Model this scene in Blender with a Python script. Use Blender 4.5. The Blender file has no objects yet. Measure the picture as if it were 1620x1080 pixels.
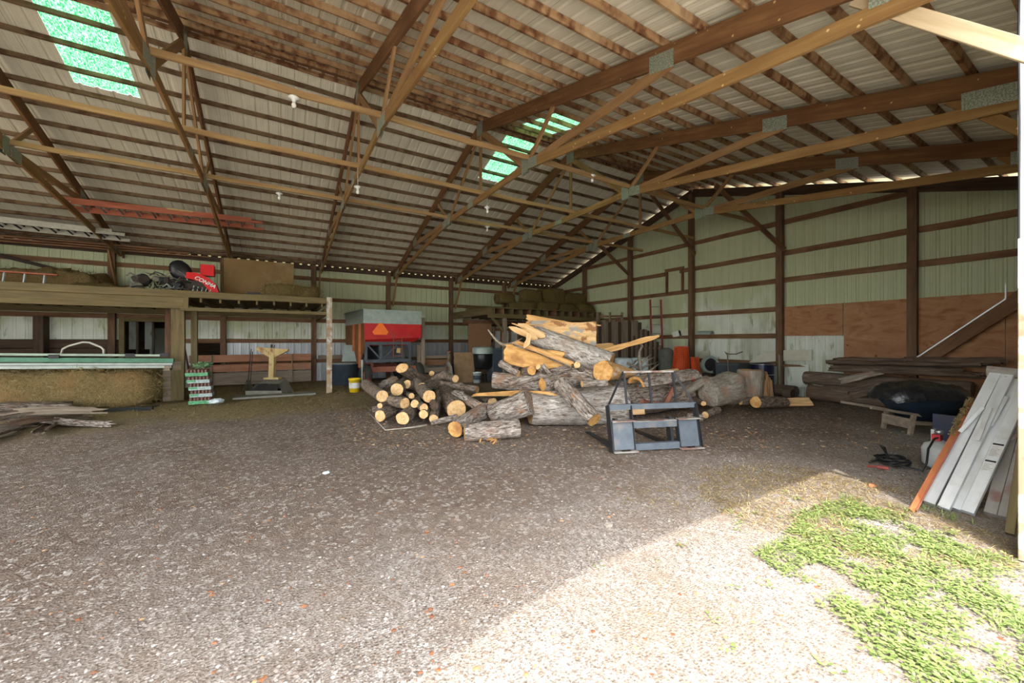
import bpy, math, random
import numpy as np
from math import sin, cos, pi, sqrt, radians
from mathutils import Vector, Matrix, noise
random.seed(7)
S = bpy.context.scene
COL = S.collection
V = Vector
# ---------------------------------------------------------------- camera
F, YAW, HZ, EYE = 621.2, 0.537, 539.1, 1.5          # focal length in px of a 1620 wide frame, heading, horizon row, eye height
cam = bpy.data.cameras.new('camera'); camo = bpy.data.objects.new('camera', cam); COL.objects.link(camo)
cam.sensor_width = 36; cam.lens = F / 1620 * 36; cam.clip_start = .05; cam.clip_end = 400
cam.shift_y = -(540 - HZ) / 1620
camo.location = (0, 0, EYE); camo.rotation_euler = (pi / 2, 0, -YAW)
S.camera = camo
# ---------------------------------------------------------------- light
SUN_AZ = (0.67, 0.742); SUN_TAN = 1.69
w = bpy.data.worlds.new('world'); S.world = w; w.use_nodes = True
nt = w.node_tree; nt.nodes.clear()
sky = nt.nodes.new('ShaderNodeTexSky'); sky.sky_type = 'NISHITA'; sky.sun_disc = False
sky.sun_elevation = math.atan(SUN_TAN); sky.sun_rotation = math.atan2(-SUN_AZ[0], -SUN_AZ[1])
sky.air_density = 1.0; sky.dust_density = 3.0; sky.ozone_density = 1.0
hz = nt.nodes.new('ShaderNodeMixRGB'); hz.inputs[0].default_value = .55; hz.inputs[2].default_value = (6.2, 6.3, 6.2, 1)
bg = nt.nodes.new('ShaderNodeBackground'); bg.inputs[1].default_value = 0.68
wo = nt.nodes.new('ShaderNodeOutputWorld')
nt.links.new(sky.outputs[0], hz.inputs[1]); nt.links.new(hz.outputs[0], bg.inputs[0]); nt.links.new(bg.outputs[0], wo.inputs[0])
sun = bpy.data.lights.new('sun', 'SUN'); sun.energy = 2.8; sun.angle = 0.012; sun.color = (1, .95, .87)
suno = bpy.data.objects.new('sun', sun); COL.objects.link(suno)
suno.rotation_euler = V((SUN_AZ[0], SUN_AZ[1], -SUN_TAN)).to_track_quat('-Z', 'Y').to_euler(); suno.location = (-6, -8, 15)
S.view_settings.view_transform = 'Standard'; S.view_settings.look = 'None'; S.view_settings.gamma = 1
S.view_settings.use_curve_mapping = False; S.view_settings.exposure = 1.12
S.cycles.max_bounces = 10; S.cycles.diffuse_bounces = 6; S.cycles.transmission_bounces = 6; S.cycles.use_denoising = True
S.cycles.caustics_reflective = False; S.cycles.caustics_refractive = False; S.cycles.sample_clamp_indirect = 8
# ---------------------------------------------------------------- measuring helpers (pixel of the photograph -> metres in the barn)
ca, sa = cos(YAW), sin(YAW)
def P(x, y, c):
    k = (x - 810) / F
    return V((c * (sa + k * ca), c * (ca - k * sa), EYE + (HZ - y) * c / F))
def G(x, y, z=0.): return P(x, y, (EYE - z) * F / (y - HZ))
def onX(x, y, X): k = (x - 810) / F; return P(x, y, X / (sa + k * ca))
def onY(x, y, Y): k = (x - 810) / F; return P(x, y, Y / (ca - k * sa))
# ---------------------------------------------------------------- materials
def ramp(n, stops):
    r = n.nodes.new('ShaderNodeValToRGB'); e = r.color_ramp.elements
    while len(e) < len(stops): e.new(.5)
    for i, (p, c) in enumerate(stops): e[i].position = p; e[i].color = (*c, 1)
    return r
MATS = {}
def mat(name, stops, scale=(4, 4, 4), ns=1.0, detail=6, rough=.8, metal=0, bump=.3, bdist=.01, stain=None, spots=None, coord='Object', rand=True,
        distort=0., spec=.3, lap=None, fine=None, trans=None, coat=0, algae_light=False):
    m = bpy.data.materials.new(name); m.use_nodes = True; n = m.node_tree; L = n.links.new; b = n.nodes['Principled BSDF']
    b.inputs['Roughness'].default_value = rough; b.inputs['Metallic'].default_value = metal; b.inputs['Specular IOR Level'].default_value = spec
    if coat: b.inputs['Coat Weight'].default_value = coat
    tc = n.nodes.new('ShaderNodeTexCoord'); src = tc.outputs[coord]
    if rand:
        oi = n.nodes.new('ShaderNodeObjectInfo'); mu = n.nodes.new('ShaderNodeMath'); mu.operation = 'MULTIPLY'; mu.inputs[1].default_value = 57
        L(oi.outputs['Random'], mu.inputs[0]); ad = n.nodes.new('ShaderNodeVectorMath'); L(src, ad.inputs[0]); L(mu.outputs[0], ad.inputs[1]); src = ad.outputs[0]
    mp = n.nodes.new('ShaderNodeMapping'); mp.inputs['Scale'].default_value = scale; L(src, mp.inputs[0])
    no = n.nodes.new('ShaderNodeTexNoise'); no.inputs['Scale'].default_value = ns; no.inputs['Detail'].default_value = detail
    no.inputs['Roughness'].default_value = .6; no.inputs['Distortion'].default_value = distort
    L(mp.outputs[0], no.inputs[0])
    r = ramp(n, stops); L(no.outputs[0], r.inputs[0]); col = r.outputs[0]
    def mixin(fac, c, mode='MIX'):
        nonlocal col
        x = n.nodes.new('ShaderNodeMixRGB'); x.blend_type = mode; L(fac, x.inputs[0]); L(col, x.inputs[1])
        x.inputs[2].default_value = (*c, 1); col = x.outputs[0]
    def noisef(sc, lo, hi, vscale=None, det=4):
        q = n.nodes.new('ShaderNodeTexNoise'); q.inputs['Scale'].default_value = sc; q.inputs['Detail'].default_value = det
        if vscale:
            mm = n.nodes.new('ShaderNodeMapping'); mm.inputs['Scale'].default_value = vscale; L(src, mm.inputs[0]); L(mm.outputs[0], q.inputs[0])
        else: L(src, q.inputs[0])
        g = ramp(n, [(lo, (0, 0, 0)), (hi, (1, 1, 1))]); L(q.outputs[0], g.inputs[0]); return g.outputs[0]
    if stain:
        for s in (stain if isinstance(stain, list) else [stain]): mixin(noisef(*s[0]), s[1])
    if spots:                                       # round knots or flecks
        vo = n.nodes.new('ShaderNodeTexVoronoi'); vo.inputs['Scale'].default_value = spots[0]; L(src, vo.inputs[0])
        g = ramp(n, [(spots[1] * .6, (1, 1, 1)), (spots[1], (0, 0, 0))]); L(vo.outputs['Distance'], g.inputs[0]); mixin(g.outputs[0], spots[2])
    if algae_light:                                       # green film and painted light: yellow-green tint grows upward, broken up by noise
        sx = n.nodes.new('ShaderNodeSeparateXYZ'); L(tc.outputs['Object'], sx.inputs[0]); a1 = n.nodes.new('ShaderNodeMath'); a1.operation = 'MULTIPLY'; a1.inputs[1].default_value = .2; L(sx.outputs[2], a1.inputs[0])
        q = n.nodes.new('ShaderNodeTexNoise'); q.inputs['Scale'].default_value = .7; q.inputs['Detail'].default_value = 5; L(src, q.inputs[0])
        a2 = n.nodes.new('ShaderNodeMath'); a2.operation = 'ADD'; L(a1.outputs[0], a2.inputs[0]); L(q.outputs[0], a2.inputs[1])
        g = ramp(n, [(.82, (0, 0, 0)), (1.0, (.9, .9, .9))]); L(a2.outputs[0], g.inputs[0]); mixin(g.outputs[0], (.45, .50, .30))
    if lap:                                         # the dirt line along each sheet lap
        sx = n.nodes.new('ShaderNodeSeparateXYZ'); L(tc.outputs['Object'], sx.inputs[0])
        d = n.nodes.new('ShaderNodeMath'); d.operation = 'DIVIDE'; d.inputs[1].default_value = lap[1]; L(sx.outputs[lap[0]], d.inputs[0])
        f = n.nodes.new('ShaderNodeMath'); f.operation = 'FRACT'; L(d.outputs[0], f.inputs[0])
        g = ramp(n, [(0, (.75, .75, .75)), (lap[2], (0, 0, 0))]); L(f.outputs[0], g.inputs[0]); mixin(g.outputs[0], lap[3])
    L(col, b.inputs['Base Color'])
    if bump:
        bm = n.nodes.new('ShaderNodeBump'); bm.inputs['Strength'].default_value = bump; bm.inputs['Distance'].default_value = bdist
        h = no.outputs[0]
        if fine:
            q = n.nodes.new('ShaderNodeTexNoise'); q.inputs['Scale'].default_value = fine; L(src, q.inputs[0])
            a = n.nodes.new('ShaderNodeMath'); a.operation = 'ADD'; L(h, a.inputs[0]); L(q.outputs[0], a.inputs[1]); h = a.outputs[0]
        L(h, bm.inputs['Height']); L(bm.outputs[0], b.inputs['Normal'])
    if trans:
        t = n.nodes.new('ShaderNodeBsdfTranslucent'); L(col, t.inputs[0]); mx = n.nodes.new('ShaderNodeMixShader'); mx.inputs[0].default_value = trans
        L(b.outputs[0], mx.inputs[1]); L(t.outputs[0], mx.inputs[2]); L(mx.outputs[0], n.nodes['Material Output'].inputs[0])
    MATS[name] = m
    return m
def flat(name, c, rough=.5, metal=0, var=.25, **k):
    d = tuple(x * (1 - var) for x in c); e = tuple(min(1, x * (1 + var * .6)) for x in c)
    k.setdefault('bump', .1); k.setdefault('scale', (6, 6, 6))
    return mat(name, [(.3, d), (.7, e)], rough=rough, metal=metal, **k)
GR = (1.5, 16, 16)
beam_m = mat('truss wood', [(.3, (.11, .052, .02)), (.55, (.19, .092, .035)), (.75, (.27, .145, .06))], GR, stain=[((1.2, .45, .75), (.12, .05, .02))], spots=(7, .1, (.55, .38, .18)), bump=.25, bdist=.004)
gold_m = mat('lower chord wood', [(.3, (.19, .105, .035)), (.6, (.28, .165, .058)), (.8, (.37, .235, .095))], GR, stain=[((1.3, .5, .8), (.22, .10, .03))], spots=(8, .12, (.62, .45, .2)), bump=.25, bdist=.004)
sunlit_m = mat('sunlit brace wood', [(.3, (.42, .31, .17)), (.7, (.58, .48, .32))], GR, stain=[((1.5, .5, .75), (.40, .26, .11))], bump=.2, bdist=.003)  # sun on the nearest knee brace put into a paler wood colour
web_m = mat('web wood', [(.3, (.20, .11, .045)), (.7, (.34, .20, .085))], GR, bump=.2, bdist=.003)
tie_m = mat('tie wood', [(.3, (.27, .16, .07)), (.7, (.42, .28, .12))], GR, bump=.2, bdist=.003)
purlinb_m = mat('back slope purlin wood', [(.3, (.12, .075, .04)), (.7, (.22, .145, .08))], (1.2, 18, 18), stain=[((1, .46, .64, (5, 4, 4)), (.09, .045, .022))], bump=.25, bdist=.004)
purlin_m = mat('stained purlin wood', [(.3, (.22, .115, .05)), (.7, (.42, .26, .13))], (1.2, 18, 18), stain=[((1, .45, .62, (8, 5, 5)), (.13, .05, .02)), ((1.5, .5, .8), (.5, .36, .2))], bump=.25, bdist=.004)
girt_m = mat('girt wood', [(.3, (.13, .065, .032)), (.7, (.25, .135, .07))], GR, stain=[((2, .5, .75), (.11, .05, .025))], bump=.25, bdist=.004)
post_m = mat('post wood', [(.3, (.10, .055, .03)), (.7, (.20, .115, .065))], GR, stain=[((2, .5, .75), (.09, .05, .03))], bump=.3, bdist=.004)
loft_m = mat('loft lumber', [(.3, (.095, .073, .033)), (.7, (.18, .14, .062))], GR, stain=[((2, .5, .8), (.16, .10, .045))], bump=.2, bdist=.003)
grey_m = mat('weathered lumber', [(.3, (.16, .12, .085)), (.7, (.30, .24, .18))], GR, bump=.3, bdist=.004)
peel_m = mat('peeling post', [(.3, (.28, .2, .13)), (.7, (.4, .3, .2))], GR, stain=[((6, .5, .6, (1, 1, 1)), (.5, .48, .42)), ((4, .55, .65), (.25, .12, .06))], bump=.4, bdist=.004)
pink_m = mat('red pine boards', [(.3, (.30, .13, .07)), (.7, (.44, .22, .13))], GR, stain=[((1.5, .5, .8), (.26, .15, .1))], spots=(6, .1, (.14, .05, .03)), bump=.2, bdist=.003)
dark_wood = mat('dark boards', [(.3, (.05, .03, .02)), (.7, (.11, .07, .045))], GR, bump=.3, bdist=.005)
ply_m = mat('plywood', [(.3, (.26, .115, .05)), (.5, (.36, .18, .085)), (.75, (.42, .24, .125))], (.7, 1, 2.2), ns=2.0, distort=1.6, detail=4, stain=[((1.1, .5, .75), (.27, .13, .07))], spots=(1.7, .06, (.10, .045, .025)), bump=.15, bdist=.003, rand=False)
osb_m = mat('chip board', [(.35, (.24, .12, .06)), (.65, (.38, .22, .12))], (40, 40, 40), detail=2, bump=.2, bdist=.003)
tan_m = flat('tan panel', (.27, .17, .09), .85)
carton_m = mat('brown carton', [(.3, (.15, .095, .035)), (.7, (.20, .13, .05))], (2, 2, 2), stain=[((1.2, .6, .7), (.22, .17, .09))], bump=.05)
roof_m = mat('roof sheet', [(.3, (.62, .60, .475)), (.7, (.76, .735, .60))], (1.5, 1.5, 1.5), rand=False, rough=.62, bump=.05, lap=(0, .914, .012, (.12, .09, .07)))
wall_m = mat('white wall sheet', [(.3, (.58, .62, .54)), (.7, (.71, .74, .67))], (3, 3, .6), rand=False, rough=.6, bump=.05, algae_light=True, stain=[((1.6, .56, .7, (2, 2, .6)), (.36, .37, .25)), ((5, .62, .72, (1, 1, .35)), (.26, .25, .16)), ((.5, .52, .68, (1, 1, 1)), (.44, .47, .36))], lap=None)
zinc_m = mat('bare metal sheet', [(.3, (.30, .32, .34)), (.7, (.48, .5, .52))], (3, 3, .5), rand=False, rough=.45, metal=.35, bump=.05)
outw_m = flat('outer white sheet', (.75, .76, .74), .5)
sky_m = mat('green fibreglass', [(.35, (.035, .19, .075)), (.65, (.17, .36, .19))], (24, 9, 9), ns=1.6, detail=5, rand=False, rough=.5, bump=.1, stain=[((55, .50, .56, (1, .4, 1)), (.012, .10, .035))], trans=.85)
plate_m = mat('nail plate', [(.4, (.19, .22, .17)), (.6, (.34, .38, .30))], (70, 70, 70), detail=0, metal=.3, rough=.45, bump=.6, bdist=.003)
bark_g = mat('grey bark', [(.36, (.07, .05, .037)), (.46, (.23, .18, .145)), (.56, (.42, .36, .30)), (.7, (.66, .60, .53))], (5, 19, 19), ns=1.5, detail=10, distort=.9, stain=[((2.2, .55, .7), (.30, .17, .10)), ((9, .66, .72, (.5, 1, 1)), (.42, .2, .09))], bump=1.0, bdist=.03, fine=60)
bark_b = mat('brown bark', [(.36, (.05, .036, .026)), (.5, (.17, .125, .092)), (.68, (.33, .265, .205))], (7, 20, 20), ns=1.5, detail=7, distort=.5, stain=[((3, .55, .75), (.20, .15, .11))], bump=.8, bdist=.015, fine=80)
bark_p = mat('pale dry bark', [(.3, (.17, .14, .11)), (.55, (.36, .32, .26)), (.8, (.56, .50, .42))], (3, 18, 18), ns=1.3, detail=6, distort=.4, stain=[((3, .5, .7), (.33, .2, .13))], bump=.8, bdist=.015, fine=60)
old_m = mat('old grey log', [(.3, (.07, .05, .037)), (.55, (.16, .115, .085)), (.8, (.30, .24, .19))], (2, 16, 16), ns=1.3, detail=6, distort=.4, stain=[((1.5, .5, .7), (.15, .085, .05))], bump=.8, bdist=.02)
cut_m = mat('fresh cut wood', [(.3, (.50, .27, .10)), (.5, (.66, .42, .19)), (.72, (.76, .55, .31))], (2, 17, 17), ns=1.2, distort=.6, stain=[((2.5, .62, .8), (.50, .25, .09))], rough=.75, bump=.3, bdist=.004, fine=50)
heart_m = mat('orange heartwood', [(.3, (.42, .19, .05)), (.55, (.62, .34, .11)), (.8, (.74, .50, .23))], (2.5, 9, 9), ns=1.3, distort=.8, stain=[((3, .58, .75), (.34, .15, .05))], rough=.75, bump=.6, bdist=.012, fine=40)
riv2_m = mat('orange riven log side', [(.3, (.34, .17, .06)), (.5, (.55, .32, .13)), (.72, (.70, .48, .25))], (2, 20, 20), ns=1.3, distort=.6, stain=[((3, .57, .63, (1, 2, 2)), (.55, .48, .40))], bump=1, bdist=.02, fine=40)
bark_w = mat('whitish bark', [(.34, (.13, .10, .08)), (.45, (.34, .295, .25)), (.56, (.52, .475, .42)), (.7, (.72, .68, .62))], (5, 17, 17), ns=1.5, detail=10, distort=.9, stain=[((2, .55, .72), (.33, .22, .15))], bump=.9, bdist=.025, fine=60)
shard_m = mat('rotten splintered wood', [(.32, (.16, .09, .045)), (.5, (.36, .20, .09)), (.7, (.55, .36, .19))], (2, 22, 22), ns=1.4, rough=.9, bump=1, bdist=.02)
splint_m = mat('splintered wood', [(.3, (.48, .24, .08)), (.5, (.66, .38, .14)), (.75, (.78, .54, .27))], (1.5, 22, 22), ns=1.4, distort=.3, rough=.8, bump=.8, bdist=.01)
hay_m = mat('hay', [(.32, (.07, .045, .015)), (.5, (.22, .155, .06)), (.7, (.42, .32, .15))], (34, 34, 34), ns=1.6, detail=7, distort=1.5, stain=[((1.5, .5, .75), (.30, .17, .07))], bump=1, bdist=.03, rough=.95)
hayg_m = mat('dusty hay', [(.32, (.05, .037, .012)), (.5, (.15, .11, .036)), (.7, (.28, .215, .08))], (34, 34, 40), ns=1.6, detail=7, distort=1.5, bump=1, bdist=.03, rough=.95)
straw_m = mat('straw', [(.3, (.30, .22, .09)), (.7, (.5, .39, .19))], (3, 3, 3), bump=0, rough=.8)
def island_mat(name, stops, rough=.85, trans=0):
    m = bpy.data.materials.new(name); m.use_nodes = True; n = m.node_tree; b = n.nodes['Principled BSDF']; b.inputs['Roughness'].default_value = rough
    b.inputs['Specular IOR Level'].default_value = .2
    ge = n.nodes.new('ShaderNodeNewGeometry'); r = ramp(n, stops); n.links.new(ge.outputs['Random Per Island'], r.inputs[0]); n.links.new(r.outputs[0], b.inputs['Base Color'])
    if trans:
        t = n.nodes.new('ShaderNodeBsdfTranslucent'); n.links.new(r.outputs[0], t.inputs[0]); mx = n.nodes.new('ShaderNodeMixShader'); mx.inputs[0].default_value = trans
        n.links.new(b.outputs[0], mx.inputs[1]); n.links.new(t.outputs[0], mx.inputs[2]); n.links.new(mx.outputs[0], n.nodes['Material Output'].inputs[0])
    return m
chip_m = island_mat('gravel stones', [(0, (.15, .112, .086)), (.4, (.23, .185, .15)), (.8, (.32, .275, .235)), (1, (.45, .41, .365))])
leafy_m = island_mat('weed leaves', [(0, (.13, .19, .05)), (.5, (.22, .29, .085)), (1, (.36, .40, .15))], .6, .25)
dead_m = island_mat('dead leaves', [(0, (.16, .06, .03)), (.6, (.34, .15, .07)), (1, (.5, .33, .18))])
blade_m = island_mat('straw blades', [(0, (.13, .085, .03)), (.6, (.30, .22, .09)), (1, (.46, .36, .18))])
debris_m = island_mat('wood chips', [(0, (.30, .13, .06)), (.5, (.52, .31, .14)), (1, (.70, .52, .33))])
black_m = flat('black plastic', (.012, .012, .013), .35, bump=.1)
bag_m = mat('black bag', [(.3, (.010, .010, .011)), (.7, (.025, .025, .028))], (9, 9, 9), ns=1.3, distort=1, rough=.22, bump=.5, bdist=.02, spec=.6)
rubber_m = flat('rubber', (.045, .045, .04), .85)
red_m = mat('red wagon paint', [(.3, (.42, .015, .02)), (.7, (.55, .03, .03))], (3, 3, 3), stain=[((2.5, .55, .72), (.36, .05, .04))], rough=.4, bump=.03)
rust_m = mat('rusty side', [(.3, (.16, .065, .02)), (.7, (.26, .12, .04))], (3, 3, 3), stain=[((3, .5, .7), (.12, .05, .02))], bump=.1)
orange_m = flat('orange paint', (.40, .14, .055), .65)
tri_m = flat('fluorescent orange', (.95, .20, .03), .5, var=.08)
trir_m = flat('red reflector', (.75, .05, .02), .4, var=.1)
galv_m = mat('galvanised sheet', [(.3, (.27, .34, .31)), (.7, (.40, .46, .43))], (5, 5, 5), rough=.5, metal=.2, bump=.05)
frame_m = flat('dark grey frame', (.085, .098, .112), .6)
axle_m = flat('faded red axle', (.30, .11, .07), .7)
fork_m = mat('slate grey paint', [(.3, (.085, .10, .12)), (.7, (.125, .145, .165))], (6, 6, 6), stain=[((3, .6, .72), (.19, .17, .15))], rough=.5, bump=.03)
dark_m = flat('black steel', (.022, .022, .024), .5)
iron_m = flat('old iron', (.06, .045, .038), .7, metal=.3)
alu_m = mat('aluminium', [(.3, (.50, .52, .52)), (.7, (.68, .70, .69))], (2, 9, 9), stain=[((5, .5, .75), (.48, .47, .43))], rough=.42, metal=.35, bump=.05)
alud_m = mat('dirty aluminium', [(.3, (.26, .24, .21)), (.7, (.42, .39, .35))], (2, 6, 6), stain=[((5, .5, .6), (.26, .16, .13))], rough=.6, metal=.3, bump=.1)
rail_m = flat('pale green rail', (.30, .38, .30), .4); green_m = flat('green strip', (.07, .19, .12), .5); white_m = flat('white plastic', (.72, .74, .70), .45); drab_m = flat('drab white rail', (.36, .40, .36), .5)
lad_o = mat('orange fibreglass', [(.3, (.26, .075, .04)), (.7, (.38, .125, .07))], (2, 8, 8), rough=.5, bump=.02)
lad_r = flat('red ladder paint', (.27, .06, .045), .6); lad_a = flat('grey rungs', (.33, .34, .33), .4, metal=.5)
lad_w = flat('pale ladder rail', (.42, .42, .34), .5, metal=.2)
net_m = flat('orange netting', (.80, .12, .03), .5, var=.15); netd_m = flat('deep orange netting', (.50, .07, .02), .6)
cloth_m = flat('grey green felt', (.115, .12, .10), .9)
yellow_m = flat('yellow plastic', (.80, .55, .02), .4, var=.1); red2_m = flat('bright red plastic', (.62, .01, .012), .3, var=.1)
yel_m = mat('chalky yellow paint', [(.3, (.34, .24, .095)), (.7, (.47, .36, .17))], (5, 5, 5), stain=[((6, .55, .65), (.25, .13, .06))], bump=.05)
blue_m = flat('dark blue drum', (.012, .016, .045), .3); tub_m = flat('slate blue tub', (.055, .075, .10), .6); tubd_m = flat('navy tray', (.028, .052, .085), .4)
tank_m = flat('milky plastic', (.60, .68, .70), .45); gal_m = flat('zinc hoop', (.4, .4, .4), .3, metal=.8)
glass_m = flat('bulb glass', (.75, .75, .7), .15, var=.05); prop_m = flat('grey cylinder paint', (.42, .42, .40), .45)
label_r = flat('red label', (.5, .02, .03), .5); ink_m = flat('black ink', (.02, .02, .02), .7); paper_m = flat('label paper', (.62, .60, .56), .7)
can_g = flat('green carton', (.11, .33, .16), .6, scale=(25, 25, 25), var=.5); can_w = flat('printed white carton', (.36, .43, .42), .6, scale=(40, 40, 40), var=.5); can_b = flat('cans', (.16, .08, .06), .4, scale=(30, 30, 30), var=.6)
olive_m = flat('olive paint', (.13, .14, .06), .6); scrapm = flat('crumpled print', (.14, .24, .12), .6, scale=(30, 30, 30), var=.8); cob_m = flat('grey scoop', (.20, .19, .155), .8); curve_m = flat('cream tube', (.55, .53, .45), .4); void_m = flat('dark interior', (.02, .017, .015), .9)
cream_m = mat('cream sheet', [(.3, (.48, .47, .36)), (.7, (.62, .60, .5))], (3, 3, 3), bump=.05)
pane_m = flat('dusty pane', (.42, .45, .45), .3)
# ---------------------------------------------------------------- ground material
def ground_material():
    m = bpy.data.materials.new('barn floor dirt and gravel'); m.use_nodes = True; n = m.node_tree; L = n.links.new; b = n.nodes['Principled BSDF']
    b.inputs['Roughness'].default_value = .95; b.inputs['Specular IOR Level'].default_value = .1
    tc = n.nodes.new('ShaderNodeTexCoord'); O = tc.outputs['Object']
    def nz(s, d=6, r=.6, dist=0, sc=None):
        q = n.nodes.new('ShaderNodeTexNoise'); q.inputs['Scale'].default_value = s; q.inputs['Detail'].default_value = d; q.inputs['Roughness'].default_value = r; q.inputs['Distortion'].default_value = dist
        if sc: mm = n.nodes.new('ShaderNodeMapping'); mm.inputs['Scale'].default_value = sc; L(O, mm.inputs[0]); L(mm.outputs[0], q.inputs[0])
        else: L(O, q.inputs[0])
        return q.outputs[0]
    def rp(x, stops): r = ramp(n, stops); L(x, r.inputs[0]); return r.outputs[0]
    def mix(f, a, c2, mode='MIX'):
        x = n.nodes.new('ShaderNodeMixRGB'); x.blend_type = mode
        if isinstance(f, float): x.inputs[0].default_value = f
        else: L(f, x.inputs[0])
        L(a, x.inputs[1])
        if isinstance(c2, tuple): x.inputs[2].default_value = (*c2, 1)
        else: L(c2, x.inputs[2])
        return x.outputs[0]
    def vor(s):
        v = n.nodes.new('ShaderNodeTexVoronoi'); v.inputs['Scale'].default_value = s; L(O, v.inputs[0]); return v
    v1 = vor(70); v2 = vor(34)
    bw = n.nodes.new('ShaderNodeRGBToBW'); L(v1.outputs['Color'], bw.inputs[0])
    grav = rp(bw.outputs[0], [(.2, (.165, .13, .105)), (.45, (.235, .195, .162)), (.65, (.295, .255, .22)), (.85, (.41, .37, .33))])
    dirt = rp(nz(9, 8, .7), [(.3, (.118, .080, .056)), (.55, (.20, .145, .108)), (.75, (.285, .218, .168))])
    base = mix(rp(nz(.5, 7, .7, .6), [(.47, (.08, .08, .08)), (.68, (.62, .62, .62))]), dirt, grav)
    bw2 = n.nodes.new('ShaderNodeRGBToBW'); L(v2.outputs['Color'], bw2.inputs[0])
    base = mix(rp(bw2.outputs[0], [(.74, (0, 0, 0)), (.8, (.6, .6, .6))]), base, (.50, .45, .39))
    # straw trodden into the dirt at the back left, darker mud along the log pile: an XY mask with noise
    sx = n.nodes.new('ShaderNodeSeparateXYZ'); L(O, sx.inputs[0])
    def mth(op, a, c):
        q = n.nodes.new('ShaderNodeMath'); q.operation = op
        for i, t in enumerate((a, c)):
            if isinstance(t, (int, float)): q.inputs[i].default_value = t
            else: L(t, q.inputs[i])
        return q.outputs[0]
    yb = mth('ADD', sx.outputs[1], mth('MULTIPLY', nz(.7, 3), 3.0))
    straw = rp(mth('MULTIPLY', yb, 1 / 20.), [(.52, (0, 0, 0)), (.60, (1, 1, 1))])
    sc = rp(nz(26, 6, .7, 1.0), [(.35, (.19, .145, .075)), (.6, (.33, .26, .135)), (.8, (.48, .40, .22))])
    leftm = rp(mth('ADD', mth('MULTIPLY', sx.outputs[0], .1), .3), [(.38, (1, 1, 1)), (.60, (.25, .25, .25))])
    base = mix(mth('MULTIPLY', straw, leftm), base, sc)
    # pale crushed stone under the open front
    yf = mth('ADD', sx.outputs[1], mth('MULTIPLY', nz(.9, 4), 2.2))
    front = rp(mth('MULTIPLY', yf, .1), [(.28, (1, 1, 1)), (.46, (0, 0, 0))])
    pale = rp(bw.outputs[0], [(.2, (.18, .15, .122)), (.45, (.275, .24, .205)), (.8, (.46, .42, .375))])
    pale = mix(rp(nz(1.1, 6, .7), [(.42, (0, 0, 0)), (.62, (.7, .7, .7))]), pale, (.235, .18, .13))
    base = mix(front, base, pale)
    yo = mth('ADD', sx.outputs[1], mth('MULTIPLY', nz(.5, 4), 1.0)); base = mix(rp(mth('ADD', mth('MULTIPLY', yo, .1), .5), [(.40, (1, 1, 1)), (.47, (0, 0, 0))]), base, (.68, .62, .54))  # unseen ground outside whitened to bounce more light indoors
    L(base, b.inputs['Base Color'])
    bp = n.nodes.new('ShaderNodeBump'); bp.inputs['Strength'].default_value = .9; bp.inputs['Distance'].default_value = .012
    L(mth('ADD', v1.outputs['Distance'], mth('MULTIPLY', nz(18, 8, .75), 1.2)), bp.inputs['Height']); L(bp.outputs[0], b.inputs['Normal'])
    return m
ground_m = ground_material()
# ---------------------------------------------------------------- object helpers
def PW(o):
    M = o.matrix_basis.copy()
    while o.parent: o = o.parent; M = o.matrix_basis @ M
    return M
def mo(name, vs, fs, m, parent=None, M=None, smooth=False):
    """link one mesh object; vs in world space (M None: origin at the base centre) or local to M"""
    if M is None:
        a = np.array([tuple(v) for v in vs], float); c = (a.min(0) + a.max(0)) / 2; c[2] = a[:, 2].min()
        if parent: c = np.array(PW(parent).translation)
        M = Matrix.Translation(V(c)); vs = a - c
        R = PW(parent).inverted() @ M if parent else M
        if parent and abs(parent.rotation_euler.z) > 1e-6:
            vs = [PW(parent).inverted() @ (V(v) + V(c)) for v in vs]; R = Matrix.Identity(4)
    else: R = PW(parent).inverted() @ M if parent else M
    me = bpy.data.meshes.new(name); me.from_pydata([tuple(v) for v in vs], [], [tuple(f) for f in fs]); me.update()
    if smooth: me.polygons.foreach_set('use_smooth', [True] * len(me.polygons))
    me.materials.append(m); o = bpy.data.objects.new(name, me); COL.objects.link(o)
    if parent: o.parent = parent
    o.matrix_basis = R
    return o
def tag(o, label, cat, group=None, kind=None):
    o['label'] = label; o['category'] = cat
    if group: o['group'] = group
    if kind: o['kind'] = kind
    return o
def thing(name, label, cat, loc, group=None, rz=0):
    o = bpy.data.objects.new(name, None); COL.objects.link(o); o.empty_display_size = .1
    o.location = V(loc); o.rotation_euler = (0, 0, rz); return tag(o, label, cat, group)
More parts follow.
